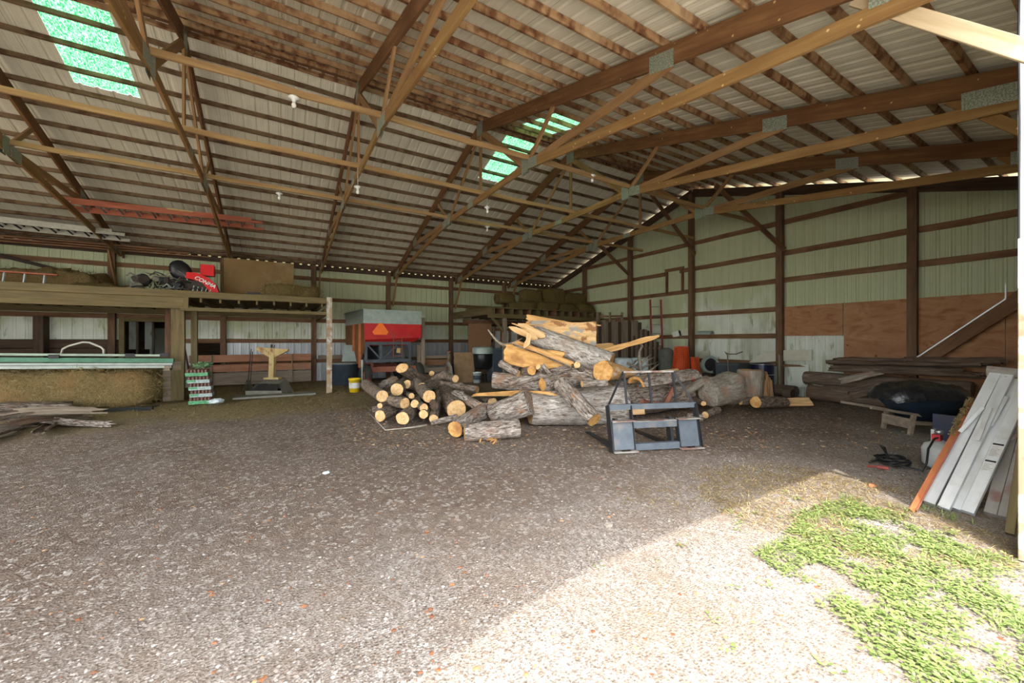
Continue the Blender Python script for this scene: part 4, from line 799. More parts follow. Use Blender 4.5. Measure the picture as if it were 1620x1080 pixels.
t = thing('tilted_seat', 'black high backed seat tipped over behind the engine parts', 'seat', (-2.35, 13.9, 2.9))
m = blob((-2.30, 13.9, 3.42), (.24, .09, .30), amp=.05); q = R2(0) @ Matrix.Rotation(radians(-25), 4, 'Y'); cc = V((-2.30, 13.9, 3.42)); m.v = [cc + q @ (V(v) - cc) for v in m.v]; m.out('backrest', black_m, t, True)
m = blob((-2.62, 13.9, 3.12), (.30, .2, .10)); m.out('cushion', frame_m, t, True); wob('strap', [(-2.6, 13.7, 3.2), (-2.4, 13.74, 3.45), (-2.2, 13.76, 3.3), (-2.1, 13.76, 3.1)], .012, gal_m, t)
MB().box((-2.5, 13.8, 2.69), (-2.1, 14.0, 3.2)).out('pedestal', iron_m, t)
t = thing('pipe_bundle', 'dark pipes and fittings lying between mower and hay on the loft', 'pipes', (-.9, 13.0, 2.69))
for k in range(4): wob('pipe', [(-1.3 + .1 * k, 12.95 + .05 * k, 2.72 + .02 * k), (-.6 + .08 * k, 12.9 + .06 * k, 2.73 + .02 * k)], .02, (iron_m, dark_m)[k % 2], t)
MB().box((-.72, 12.9, 2.69), (-.44, 13.1, 2.84)).out('fitting', dark_m, t)
# ---------------------------------------------------------------- ladders
def ladder(label, p, q, wdir, w_, m1, m2, rung=.3, rh=.08, name='ladder', double=0, rw=.03, rr=.016):
    p, q, wd = V(p), V(q), V(wdir).normalized(); c = (p + q) / 2; t = thing(name, label, 'ladder', (c.x, c.y, min(p.z, q.z))); d = (q - p).normalized(); up = wd.cross(d)
    for dd in range(1 + double):
        off = up * (.07 * dd) + d * (.25 * dd)
        for s_ in (-.5, .5): bar('side_rail', p + wd * w_ * s_ + off, q + wd * w_ * s_ + off, rw, rh, m1, t, up=up)
        L = (q - p).length; k = rung * .5
        while k < L: a = p + d * k + off; wob('rung', [a - wd * w_ / 2, a + wd * w_ / 2], rr, m2, t); k += rung
    return t
ladder('orange extension ladder lying across the truss chords above the mower', (-4.25, 12.85, 4.64), (-.62, 12.95, 4.76), (0, 1, -.13), .46, lad_o, lad_a, double=1, rh=.07, rr=.02)
MB().box((-2.35, 12.60, 4.73), (-1.85, 12.606, 4.765)).out('x', yel_m); o = bpy.data.objects['x']; o.name = 'label_strip'; o.parent = bpy.data.objects['ladder']; o.matrix_basis = PW(o.parent).inverted() @ o.matrix_basis
ladder('pale aluminium ladder resting over the truss at the far left', (-8.0, 14.45, 4.42), (-3.75, 14.45, 4.36), (0, 1, -.13), .45, lad_w, dark_m, double=1, rh=.08, rr=.02)
ladder('old orange ladder lying on edge along the loft front', (-8, 13.0, 2.88), (-4.35, 13.05, 2.85), (0, .25, 1), .32, lad_o, lad_a, rung=.3, rh=.07, rr=.022)
for k in range(3): tag(bar('stored_board', (-9, 15.9 - .12 * k, 4.12 + .05 * k), (-1.9 - .5 * k, 15.9 - .12 * k, 4.20 + .04 * k), .1, .045, girt_m), ['lowest', 'middle', 'topmost'][k] + ' of three long brown boards stored over the back eave', 'board')
tag(MB().tube([(-9, 15.9, 4.5), (-4.6, 15.9, 3.3)], .045, 8).out('pole', iron_m), 'grey pole slanting down behind the hay row at the far left', 'pole')
ladder('red wooden ladder standing against the gable wall', P(1041, 592, 13.8), P(1037, 474, 14.0), (ca, -sa, 0), .38, lad_r, lad_a, rung=.32, rh=.07, rw=.05)
# ---------------------------------------------------------------- under the loft at the left
bale('hay_stack', 'big tan hay bale under the pale rails, long side to the view', (-6.9, 12.0, 0), (-2.48, 13.3, .82), hay_m, amp=.10, straw=15000)
tag(slab('side_panel_board', (-2.45, 12.75, 0), (-2.10, 12.79, .98), grey_m, None), 'brown board closing the gap between hay bale and loft post', 'board')
t = thing('track_rails', 'stack of long pale green and white track rails over the hay', 'rails', (-4.6, 12.3, .8))
bar('tube_rail', (-7.6, 12.25, 1.30), (-2.32, 12.25, 1.155), .05, .05, rail_m, t); bar('green_rail', (-7.6, 12.30, 1.20), (-2.16, 12.30, 1.03), .12, .10, green_m, t)
bar('white_rail', (-7.6, 12.18, 1.10), (-2.16, 12.2, .95), .10, .05, drab_m, t); bar('dark_rail', (-7.6, 12.17, 1.065), (-2.17, 12.18, .92), .08, .02, frame_m, t); bar('white_rail', (-7.6, 12.14, 1.03), (-2.18, 12.16, .89), .08, .06, drab_m, t)
for x in (-5.6, -4.2, -3.0, -2.4): MB().box((x, 12.2, 1.13), (x + .16, 12.26, 1.21)).out('bracket', dark_m, t)
for x in (-7, -2.3): MB().box((x, 12.1, 0 if x < -3 else .8), (x + .1, 12.4, .92)).out('support', grey_m, t)
h = MB().tube([P(97, 560, 9.2), P(99, 552, 9.2), P(109, 547, 9.2), P(131, 541, 9.2), P(141, 541.5, 9.2), P(160, 549, 9.2), P(164, 553, 9.2), P(164, 561, 9.2)], .022, 8)
tag(h.out('hoop', curve_m, smooth=True), 'cream bent tube hoop rising above the pale rails', 'hoop')
h = MB().box((-3.12, 11.35, .02), (-2.55, 11.43, .09)).box((-2.62, 11.3, .0), (-2.35, 11.45, .08)).tube([(-2.4, 11.4, .05), (-2.25, 11.42, .08)], .012)
tag(h.out('drawbar', black_m), 'black square drawbar lying on the ground before the hay', 'bar')
# trays of cans
GT = 'shrink-wrapped trays of cans stacked by the loft post'
t0 = G(304, 640)
for k in range(5):
    x, y = t0.x + (0, .02, .0, -.03, -.06)[k], t0.y + .1; z = .01 + .165 * k
    t = thing('can_tray', ['bottom', 'second', 'middle', 'fourth', 'top'][k] + ' tray of cans in the stack at the foot of the loft post', 'tray', (x, y, z), GT)
    MB().box((x - .06, y - .15, z), (x + .36, y + .28, z + .08)).out('carton', can_w if k in (1, 2, 3) else can_g, t)
    MB().box((x - .065, y - .155, z + .03), (x + .1, y + .285, z + .075)).out('green_wrap', can_g, t)
    m = MB()
    for i in range(6):
        for j_ in range(5): m.lathe((x - .02 + .068 * i, y - .11 + .08 * j_, z), [(.0, .155), (.028, .155), (.031, .145), (.031, .01), (0, .01)], 10)
    o = m.out('cans', can_b, t); o['kind'] = 'stuff'
o = blob((t0.x + .18, t0.y + .15, .95), (.17, .17, .07), (22, 14), amp=.7, sc=6).out('crumpled_carton', scrapm, smooth=False); o.location.z = .83; tag(o, 'crumpled green packaging on top of the can trays', 'packaging')
o = blob((t0.x + .45, t0.y, .05), (.16, .12, .06), amp=.5, sc=6).out('plastic_wrap', tank_m); o.location.z = -.01; tag(o, 'crumpled clear plastic wrap on the ground beside the can trays', 'plastic wrap')
# board fence
t = thing('board_fence', 'pink red pine board fence along the back wall', 'fence', (-.8, 15.9, 0))
for z, h_, m in ((.92, .24, pink_m), (.60, .24, pink_m), (.25, .40, grey_m)): bar('rail_board', (-2.42, 15.9, z), (1.02, 15.9, z), .035, h_, m, t)
for x in (-1.85, .42): bar('batten', (x, 15.86, .05), (x, 15.86, 1.04), .03, .09, grey_m, t, up=(0, 1, 0))
tag(bar('rail', (1.3, YB + .03, .9), (3.3, YB + .03, .9), .05, .12, grey_m), 'weathered rail on the back wall behind the wagon, left half', 'rail')
t = thing('pen_fence', 'weathered wooden pen with stacked boards right of the wagon', 'fence', (5.2, 15.1, 0))
pa, pb = P(667, 595, 14.0), P(712, 595, 14.6)
for x, c_, hgt in ((662, 14.0, 1.35), (669, 13.9, 2.32), (710, 14.7, 1.0)): q = P(x, 600, c_); bar('post', (q.x, q.y, 0), (q.x, q.y, hgt), .12, .1, grey_m, t, up=(0, 1, 0))
for z, h_, m in ((.92, .1, grey_m), (.72, .2, girt_m), (.45, .18, grey_m), (.2, .2, girt_m)): bar('rail_board', (pa.x, pa.y, z), (pb.x, pb.y, z), .035, h_, m, t)
# yellow necked scoop
c = P(418, 620, 10.9); t = thing('scoop_attachment', 'grey ribbed scoop with a chalky yellow T-shaped neck', 'farm attachment', (c.x, c.y, 0))
M = Matrix.Translation((c.x, c.y, 0)) @ R2(-YAW)
def lo_mb(mb, name, m, **k): mb.v = [M @ V(v) for v in mb.v]; return mb.out(name, m, t, **k)
lo_mb(MB().add([(-.50, 0, 0), (.50, 0, 0), (.36, .1, .30), (-.30, .1, .30), (-.44, .7, 0), (.44, .7, 0), (.25, .6, .42), (-.2, .6, .42)], [(4, 5, 1, 0), (3, 2, 6, 7), (0, 3, 7, 4), (1, 5, 6, 2), (4, 7, 6, 5)]).box((-.5, -.03, 0), (.5, .02, .12)), 'scoop', cob_m)
lo_mb(MB().add([(-.33, .03, .12), (.36, .03, .12), (.3, .09, .27), (-.22, .09, .27)], [(0, 1, 2, 3)]).box((-.33, .05, .1), (.33, .5, .12)), 'dark_mouth', void_m)
lo_mb(MB().box((-.2, .28, .40), (.22, .5, .46)).beam((0, .35, .42), (.03, .35, 1.28), .14, .12, (0, 1, 0)), 'neck', yel_m)
lo_mb(MB().add([(-.42, .3, 1.32), (.48, .3, 1.26), (.48, .3, 1.22), (.12, .3, 1.04), (-.06, .3, 1.04), (-.42, .3, 1.24)] + [(-.42, .38, 1.32), (.48, .38, 1.26), (.48, .38, 1.22), (.12, .38, 1.04), (-.06, .38, 1.04), (-.42, .38, 1.24)], [(0, 5, 4, 3, 2, 1), (6, 7, 8, 9, 10, 11)] + [(i, (i + 1) % 6, (i + 1) % 6 + 6, i + 6) for i in range(6)]), 'cross_head', yel_m)
lo_mb(MB().tube([(.0, .34, 1.3), (.0, .34, 1.4)], .03).tube([(.06, .34, 1.28), (.08, .34, 1.38)], .012), 'hitch_pin', iron_m)
for s_, w_ in ((-.02, 'left'), (.05, 'right')):
    a = P(392 + 60 * s_, 618, 11.6); q = P(398 + 30 * s_, 553 + 60 * s_, 11.8)
    t = thing('rake', 'thin tined rake leaning beside the yellow scoop, the %s one' % w_, 'rake', (a.x, a.y, 0))
    wob('handle', [(a.x, a.y, .05), q], .012, iron_m, t)
    for k in range(4): wob('tine', [(a.x, a.y, .35), (a.x - .15 + .1 * k, a.y - .05, .0)], .006, iron_m, t)
m = slab('floor_mat', (-2.0 + 1.0, 12.2, 0.0), (.9, 12.65, .05), cob_m, None); tag(m, 'low grey plank lying on the ground under the scoop', 'plank')
# tubs and buckets
def bucket(label, c, r0, r1, h_, m, m2=None, handle=True, name='bucket', cat='bucket'):
    c = V(c); t = thing(name, label, cat, c); z = [(0, .0), (r0, 0), (r0 + (r1 - r0) * .9, h_ * .9), (r1 + .008, h_ * .9), (r1 + .008, h_), (r1 - .005, h_), (r0 - .008, .012), (0, .012)]
    MB().lathe(c, z, 28).out('shell', m, t, True)
    if m2: MB().lathe(c, [(r0 + (r1 - r0) * .3 + .002, h_ * .3), (r0 + (r1 - r0) * .7 + .002, h_ * .7)], 28).out('label_band', m2, t)
    if handle: MB().tube([c + V((-r1, -.01, h_ * .85)), c + V((-r1 * .7, -r1 * .9, h_ * .55)), c + V((r1 * .7, -r1 * .9, h_ * .55)), c + V((r1, -.01, h_ * .85))], .004, 6).out('handle', gal_m, t)
    return t
g = P(561, 620, 11.55); bucket('yellow plastic bucket in front of the wagon wheel', (g.x, g.y, 0), .14, .165, .40, yellow_m, paper_m)
g = P(755, 598, 14.1); bucket('small white bucket with blue print before the dark drum', (g.x, g.y, 0), .13, .155, .38, tank_m, tub_m)
g = P(545, 600, 13.6); t = thing('stock_tub', 'slate blue ribbed tub beside the wagon drawbar', 'tub', (g.x, g.y, 0))
MB().lathe((g.x, g.y, 0), [(0, 0), (.42, 0), (.43, .2), (.44, .2), (.45, .42), (.46, .42), (.47, .68), (.5, .68), (.5, .72), (.44, .72), (.40, .05), (0, .05)], 32).out('shell', tub_m, t, True)
MB().lathe((g.x, g.y, .74), [(.5, -.02), (.5, .02), (0, .05)], 32).out('rim_cover', cob_m, t)
# ---------------------------------------------------------------- small loft with hay in the back corner
t = thing('hay_loft', 'open joisted lumber loft in the back corner', 'loft', (9.4, 14.5, 0))
bar('front_beam', (6.55, 12.7, 2.42), (11.98, 12.7, 2.42), .09, .16, loft_m, t); bar('side_beam', (6.68, 12.6, 2.60), (6.68, 16.25, 2.60), .06, .26, loft_m, t)
for k in range(14): bar('joist', (6.75 + .40 * k, 12.6, 2.60), (6.75 + .40 * k, 16.25, 2.60), .045, .19, (loft_m, girt_m)[k % 3 == 1], t)
slab('deck', (6.6, 12.6, 2.70), (11.98, 16.25, 2.735), loft_m, t)
for x in (7.25, 11.6): bar('post', (x, 12.72, 0), (x, 12.72, 2.34), .13, .13, grey_m, t, up=(0, 1, 0))
bar('post_brace', (6.72, 12.72, 2.36), (7.2, 12.72, 1.85), .05, .09, loft_m, t)
GH = 'old square hay bales on the corner loft'
for i, (x0, x1, y0, z0, z1) in enumerate([(6.9, 8.1, 15.0, 2.74, 2.96), (8.0, 9.1, 13.2, 2.74, 3.05), (9.1, 10.2, 13.2, 2.74, 3.08), (10.2, 11.3, 13.2, 2.74, 3.08), (7.8, 8.5, 14.0, 3.05, 3.50), (8.6, 9.5, 13.4, 3.05, 3.62), (9.5, 10.7, 13.4, 3.08, 3.72), (10.7, 11.9, 13.4, 3.08, 3.62), (11.3, 12.0, 13.0, 2.74, 3.10)]):
    bale('hay_bale', ['flat broken bale at the left end of the corner loft', 'lower left bale of the corner loft hay', 'lower middle bale of the corner loft hay', 'lower right bale of the corner loft hay', 'small upper left bale of the corner loft hay', 'second upper bale from the left on the corner loft', 'tallest upper bale in the middle of the corner loft', 'upper right bale of the corner loft hay', 'bottom bale against the gable on the corner loft'][i], (x0, y0, z0), (x1, y0 + .6, z1), hayg_m, amp=.09, straw=500, group=GH)
# partition and things under the corner loft
tag(slab('chip_board_door', (6.95, 15.3, .05), (8.05, 15.33, 2.25), osb_m, None), 'brown chip board sheet closing the bay under the corner loft', 'board')
tag(bar('partition_plate', (6.7, 15.28, 2.32), (12, 15.28, 2.32), .05, .15, girt_m), 'dark plate across the top of the partition under the corner loft', 'board')
tag(slab('dark_partition', (9.4, 15.3, 0), (12.0, 15.34, 2.3), dark_wood, None), 'dark board partition behind the log pile', 'partition board')
t = thing('window_sash', 'old brown window sash with dusty panes under the corner loft', 'window sash', (8.8, 15.2, 1.1))
for z in (1.05, 2.0): bar('rail', (8.1, 15.25, z), (9.45, 15.25, z), .05, .12, girt_m, t)
for x in (8.14, 8.5, 8.95, 9.4): bar('stile', (x, 15.22, 1.0), (x, 15.22, 2.05), .05, .1, girt_m, t, up=(0, 1, 0))
for a, b_ in ((8.2, 8.46), (8.55, 8.9), (9.0, 9.36)): slab('pane', (a, 15.26, 1.1), (b_, 15.27, 1.95), pane_m, t)
p, q = P(719, 604, 14.0), P(751, 604, 14.3); t = MB().add([(p.x, p.y, 0), (q.x, q.y, 0), (q.x + .1, q.y + .25, 1.08), (p.x + .08, p.y + .25, 1.08), (p.x + .02, p.y + .03, 0), (q.x + .02, q.y + .03, 0), (q.x + .12, q.y + .28, 1.08), (p.x + .10, p.y + .28, 1.08)], [(0, 1, 2, 3), (7, 6, 5, 4), (0, 4, 5, 1), (1, 5, 6, 2), (2, 6, 7, 3), (3, 7, 4, 0)]).out('fibre_panel', tan_m)
tag(t, 'plain tan panel leaning on the chip board sheet', 'panel')
g = P(764, 590, 14.6); t = thing('lidded_drum', 'black drum with a pale lid on thin legs under the corner loft', 'drum', (g.x, g.y, 0))
MB().lathe((g.x, g.y, .45), [(0, 0), (.24, 0), (.36, .12), (.37, .55), (.36, .58), (0, .58)], 24).out('shell', black_m, t, True); MB().lathe((g.x, g.y, 1.03), [(.40, 0), (.40, .2), (.36, .24), (0, .26)], 24).out('lid', galv_m, t, True)
for k in range(3): a = 2 * pi * k / 3 + .3; MB().tube([(g.x + .26 * cos(a), g.y + .26 * sin(a), .5), (g.x + .33 * cos(a), g.y + .33 * sin(a), 0)], .018).out('leg', black_m, t)
g = P(786, 590, 14.8); t = thing('steel_cabinet', 'dull grey steel cabinet right of the black drum', 'cabinet', (g.x, g.y, 0)); MB().box((g.x - .28, g.y - .2, 0), (g.x + .28, g.y + .25, 1.22)).out('case', frame_m, t); MB().box((g.x - .25, g.y - .215, .05), (g.x + .25, g.y - .2, 1.17)).out('door', galv_m if 0 else tub_m, t)
p, q = P(707, 597, 13.9), P(710.5, 556, 14.0); t = thing('shovel', 'long handled shovel standing blade up before the pen', 'shovel', (p.x, p.y, 0))
a = P(708.5, 572, 13.95); e = P(713, 598, 13.7); f_ = P(702, 598, 13.7); wob('handle', [q, a], .02, grey_m, t)
MB().tube([q - V((.08 * ca, -.08 * sa, 0)), q + V((.08 * ca, -.08 * sa, 0))], .022, 8).out('grip', lad_r, t)
MB().add([a + V((-.03, 0, .05)), a + V((.03, 0, .05)), P(715, 580, 13.8), P(717, 597, 13.75), P(710, 606, 13.7), P(703, 597, 13.75), P(704, 580, 13.8), P(710, 590, 14.0)], [(7, 0, 1), (7, 1, 2), (7, 2, 3), (7, 3, 4), (7, 4, 5), (7, 5, 6), (7, 6, 0)]).out('blade', alud_m, t)
# ---------------------------------------------------------------- pallet fork frame
def forks():
    p = G(969, 716); q = G(1110, 708); d = (q - p); d.z = 0; W_ = d.length; ax = math.atan2(d.y, d.x); M = Matrix.Translation(p) @ R2(ax)
    t = thing('pallet_fork_frame', 'slate grey pallet fork frame standing before the log pile', 'pallet forks', (p + q) / 2)
    def o(mb, name, m): mb.v = [M @ V(v) for v in mb.v]; return mb.out(name, m, t)
    lean = lambda z: .10 * z / .5
    H_ = .50
    def pt(x, z, y=0): return (x, lean(z) + y, z)
    for x0, x1 in ((.02, .33), (W_ - .33, W_ - .02)):
        o(MB().add([pt(x0, .03), pt(x1, .03), pt(x1, .40), pt(x0, .40), pt(x0, .03, .012), pt(x1, .03, .012), pt(x1, .40, .012), pt(x0, .40, .012)], [(0, 1, 2, 3), (7, 6, 5, 4), (0, 4, 5, 1), (1, 5, 6, 2), (2, 6, 7, 3), (3, 7, 4, 0)]), 'mount_plate', fork_m)
        o(MB().box((x0 - .01, -.05, .0), (x0 + .10, .05, .02)).box((x1 - .05, -.05, .0), (x1 + .03, .05, .02)).box((x0, -.055, .0), (x1 + .03, -.03, .018)), 'foot_lip', alud_m)
        o(MB().beam(pt(x0 - .01, .41, -.03), pt(x1 + .01, .41, -.03), .09, .016), 'top_lip', alud_m)
        for x in (x0, x1 - (.0)): o(MB().beam(pt(x, .02, .02), pt(x, .42 if x == x0 else .60, .02), .012, .08, (0, 1, 0)), 'gusset', dark_m)
    for x in (-.0, W_): o(MB().beam(pt(x, 0, .02), pt(x, .61, .04), .012, .12, (0, 1, 0)), 'side_plate', dark_m)
    o(MB().beam(pt(0, .585, .03), pt(W_, .585, .03), .05, .075), 'top_bar', fork_m); o(MB().beam(pt(.33, .34, .04), pt(W_ - .33, .34, .04), .07, .085), 'middle_bar', fork_m); o(MB().beam(pt(.33, .055, .03), pt(W_ - .33, .055, .03), .07, .09), 'bottom_bar', fork_m)
    o(MB().beam(pt(.33, .385, .05), pt(W_ - .33, .385, .05), .10, .012), 'fork_track', alud_m)
    zt = 1.06
    g_ = MB().beam(pt(.28, zt, .04), pt(W_ - .28, zt, .04), .03, .025); o(g_, 'guard_rail', alud_m)
    for x in (.29, W_ / 2, W_ - .29): o(MB().beam(pt(x, .6, .04), pt(x, zt, .04), .03, .015, (0, 1, 0)), 'guard_bar', dark_m)
    for x0, x1 in ((.01, .28), (W_ - .01, W_ - .28)): o(MB().beam(pt(x0, .6, .04), pt(x1, zt, .04), .012, .03), 'guard_stay', dark_m)
    for x in (.12, W_ - .40):
        f = MB().beam(pt(x, .0, .10), pt(x, .42, .10), .04, .1, (0, 1, 0)).add([(x - .05, .12, 0.0), (x + .05, .12, 0.0), (x + .05, .12, .04), (x - .05, .12, .04), (x - .04, 1.2, 0.0), (x + .04, 1.2, 0.0), (x + .04, 1.2, .012), (x - .04, 1.2, .012)], [(0, 1, 2, 3), (7, 6, 5, 4), (0, 4, 5, 1), (1, 5, 6, 2), (2, 6, 7, 3), (3, 7, 4, 0)]); o(f, 'fork_tine', dark_m)
forks()
b = MB().beam(P(1012, 634, 7.6), P(1052, 640, 7.6), .05, .07).beam(P(1052, 640, 7.6), P(1066, 612, 7.6), .05, .07).beam(P(1014, 630, 7.7), P(1030, 640, 7.4), .04, .05)
tag(b.out('steel_angle', axle_m), 'faded red steel angle bent in a V behind the fork frame', 'steel angle')
# ---------------------------------------------------------------- along the gable wall
t = thing('picket_hurdle', 'brown picket panel standing behind the log pile', 'wooden panel', P(960, 600, 14.0) * 1)
t.location.z = 0
for k in range(16):
    a = P(934 + 5.2 * k, 590, 14.2 - .03 * k); bar('picket', (a.x, a.y, 0), (a.x, a.y, 2.2 + .05 * sin(k * 2)), .17, .02, grey_m if k % 3 else dark_wood, t, up=(0, 1, 0))
for z in (.6, 1.3, 1.9): a, b_ = P(932, 590, 14.55), P(1012, 590, 14.4); bar('rail', (a.x, a.y, z), (b_.x, b_.y, z), .04, .09, girt_m, t)
t = thing('wooden_gate', 'brown slatted gate with small top rails above the pickets', 'gate', (P(960, 600, 15.2).x, P(960, 600, 15.2).y, 0))
for z in (2.25, 2.45, 2.0): a, b_ = P(944, 590, 15.2), P(985, 590, 15); bar('slat', (a.x, a.y, z), (b_.x, b_.y, z), .03, .07, girt_m, t)
for x in (945, 965, 984): a = P(x, 590, 15.1); bar('upright', (a.x, a.y, 0), (a.x, a.y, 2.6), .08, .06, grey_m, t, up=(0, 1, 0))
# round topped wicker style back
a, b_ = P(1004, 600, 13.6), P(1044, 600, 13.4); t = thing('arched_panel', 'dark arched picket panel behind the brushwood', 'wooden panel', ((a + b_) / 2).to_tuple()[:2] + (0,))
for k in range(12):
    u = k / 11; p = a.lerp(b_, u); hh = 1.35 + .55 * sin(pi * (u * .8 + .2)); bar('picket', (p.x, p.y, 0), (p.x, p.y, hh), .12, .02, (dark_wood, grey_m)[k % 2], t, up=(0, 1, 0))
bar('rail', (a.x, a.y, 1.25), (b_.x, b_.y, 1.25), .04, .06, girt_m, t)
for i, x in enumerate((986, 1011)):
    g = P(x, 590, 12.4); b = MB(); n = 20
    for z, f in ((0, .94), (.06, 1), (.40, 1), (.42, .97), (.46, 1), (.88, 1), (.95, .93), (.97, .6)):
        for k in range(n): a = 2 * pi * k / n; e = (abs(cos(a)) ** 5 + abs(sin(a)) ** 5) ** -.2; q = R2(-YAW) @ V((.245 * f * e * cos(a), .25 * f * e * sin(a), z)); b.v.append((g.x + q.x, g.y + q.y, z))
    b.f = [(r_ * n + k, r_ * n + (k + 1) % n, (r_ + 1) * n + (k + 1) % n, (r_ + 1) * n + k) for r_ in range(7) for k in range(n)] + [tuple(range(n))[::-1], tuple(range(7 * n, 8 * n))]
    tag(b.out('plastic_tank', tank_m, smooth=True), 'milky white plastic tank behind the brushwood, %s of the pair' % ('left', 'right')[i], 'tank')
g = P(1054, 600, 12.7); t = MB().lathe((g.x, g.y, 0), [(0, 0), (.24, 0), (.25, .3), (.25, 1.05), (.21, 1.2), (.1, 1.27), (0, 1.28)], 24).out('felt_roll', cloth_m, smooth=True); tag(t, 'dark grey green covered drum left of the orange netting', 'drum')
def net_roll(label, c, r0, r1, h_, m1, m2):
    c = V(c); t = thing('netting_roll', label, 'netting', (c.x, c.y, 0)); n = 26; mz = int(h_ / .055); b = MB()
    MB().lathe((c.x, c.y, 0), [(r0 * .93, 0), (r0 * .93, .05), (r1 * .93, h_ - .04), (r1 * .5, h_), (0, h_)], 24).out('rolled_core', m2, t, True)
    rr = lambda z: r0 + (r1 - r0) * z / h_ + .012 * noise.noise((z * 6, r0 * 9, 0))
    for i in range(mz + 1): z = h_ * i / mz; b.tube([(c.x + rr(z) * cos(a), c.y + rr(z) * sin(a), z + .01) for a in [2 * pi * k / n for k in range(n + 1)]], .006, 4, False)
    for k in range(n): a = 2 * pi * k / n; b.tube([(c.x + rr(z) * cos(a + z * .3), c.y + rr(z) * sin(a + z * .3), z) for z in [h_ * i / 6 for i in range(7)]], .007, 4, False)
    b.out('mesh_layer', m1, t)
g = P(1078, 600, 12.4); net_roll('tall roll of orange plastic netting against the wall post', g, .34, .20, 1.32, net_m, netd_m)
g = P(1097, 600, 12.3); net_roll('shorter roll of orange plastic netting behind the tall one', g, .24, .16, .98, net_m, netd_m)
a, b_ = P(1094, 600, 11.9), P(1090, 540, 12); tag(MB().tube([(a.x, a.y, .0), b_], .018).out('pole', iron_m), 'dark thin pole leaning on the gable post by the netting', 'pole')
# engine, bench, grille, scrap
g = P(1123, 605, 11.6); t = thing('scrap_machine', 'small dirty engine with a round guard beside the netting', 'machine', (g.x, g.y, 0)); u_ = V((ca, -sa, 0))
MB().box((g.x - .15, g.y - .15, .05), (g.x + .15, g.y + .15, .55)).out('block', iron_m, t); MB().lathe((g.x, g.y, .80), [(.24, -.08), (.27, 0), (.24, .08), (.19, .08), (.19, -.08), (.24, -.08)], 24, (sa, ca, 0)).out('round_guard', galv_m, t, True)
MB().lathe((g.x, g.y, .80), [(.0, -.02), (.19, -.02), (.19, .02), (0, .02)], 20, (sa, ca, 0)).out('fan_disc', dark_m, t); MB().tube([g + u_ * -.25 + V((0, 0, .1)) * 0 + V((0, 0, .2 - g.z)), V((g.x, g.y, .3)), V((g.x, g.y, 1.1)) + u_ * .1], .014).out('pipe', gal_m, t)
for k in range(5): MB().tube([(g.x - .25 + .1 * k, g.y - .1, .02), (g.x - .2 + .09 * k, g.y - .14, .25 + .04 * (k % 3))], .02).out('strut', (gal_m, black_m)[k % 2], t)
g = P(1157, 600, 11.5); t = thing('metal_bench', 'dark metal framed bench with a bundle of rods before the gable wall', 'bench', (g.x, g.y, 0))
a, b_ = g - u_ * .5, g + u_ * .55
for z in (.84, .7, .3): MB().beam((a.x, a.y, z), (b_.x, b_.y, z), .03, .05).out('rail', frame_m, t)
MB().beam((a.x, a.y, .56), (b_.x, b_.y, .56), .02, .5).out('panel', frame_m, t)
for p in (a, b_): MB().beam((p.x, p.y, 0), (p.x, p.y, .86), .05, .05, (0, 1, 0)).out('leg', dark_m, t)
t = thing('rod_bundle', 'bundle of rusty rods and a bent handle standing on the bench', 'scrap', (g.x, g.y, .2))
for k in range(12): p = g + u_ * (.1 + .03 * k); MB().tube([(p.x, p.y - .15, 0.02), (p.x + .02 * sin(k), p.y - .15, .86)], .006, 5).out('rod', iron_m, t)
MB().tube([P(1152, 590, 11.3), P(1151, 562, 11.3), P(1147, 556, 11.3), P(1152, 560, 11.3), P(1164, 560, 11.3), P(1175, 556, 11.3)], .018, 6).out('bent_handle', grey_m, t)
g = P(1206, 605, 10.9); t = thing('steel_drum', 'black steel drum with bright hoops behind the stump pieces', 'drum', (g.x, g.y, 0))
MB().lathe((g.x, g.y, 0), [(0, 0), (.285, 0), (.285, .28), (.295, .3), (.285, .32), (.285, .56), (.295, .58), (.285, .60), (.285, .86), (.28, .88), (.26, .86), (0, .86)], 36).out('shell', blue_m, t, True)
for z in (.58, .86): MB().lathe((g.x, g.y, z), [(.287, -.014), (.301, -.010), (.301, .010), (.287, .014)], 36).out('hoop', gal_m, t, True)
def sheet(name, label, pts, th, m, cat='sheet'):
    n_ = (V(pts[1]) - V(pts[0])).cross(V(pts[2]) - V(pts[0])).normalized() * th; n = len(pts); q = [V(p) for p in pts]
    return tag(MB().add(q + [p + n_ for p in q], [tuple(range(n)), tuple(range(2 * n - 1, n - 1, -1))] + [(i, i + n, (i + 1) % n + n, (i + 1) % n) for i in range(n)]).out(name, m), label, cat)
XW = XG - .08
def w_(x, y, X=XW): return onX(x, y, X)
sheet('cream_sheet', 'long curved cream sheet leaning on the gable wall behind the black drum', [w_(1183, 574), w_(1208, 556), w_(1226, 554), w_(1284, 553), w_(1284, 570), w_(1230, 571), w_(1204, 573)], .02, cream_m)
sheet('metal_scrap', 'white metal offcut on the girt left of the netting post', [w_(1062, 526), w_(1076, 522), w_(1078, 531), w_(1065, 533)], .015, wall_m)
sheet('cream_offcut', 'cream offcut lying on the girt left of the gable post', [w_(1072, 522), w_(1093, 518), w_(1093, 530), w_(1076, 531)], .015, cream_m)
o = half('curved pale gutter piece on the girt right of the gable post', w_(1104, 529), w_(1127, 529), .12, (0, 0, -1), galv_m, galv_m, th=.02, amp=.02, name='gutter_piece', cat='gutter')
sheet('cream_offcut', 'small cream square leaning on the wall behind the engine', [w_(1104, 556), w_(1122, 554), w_(1124, 566), w_(1104, 567)], .02, cream_m)
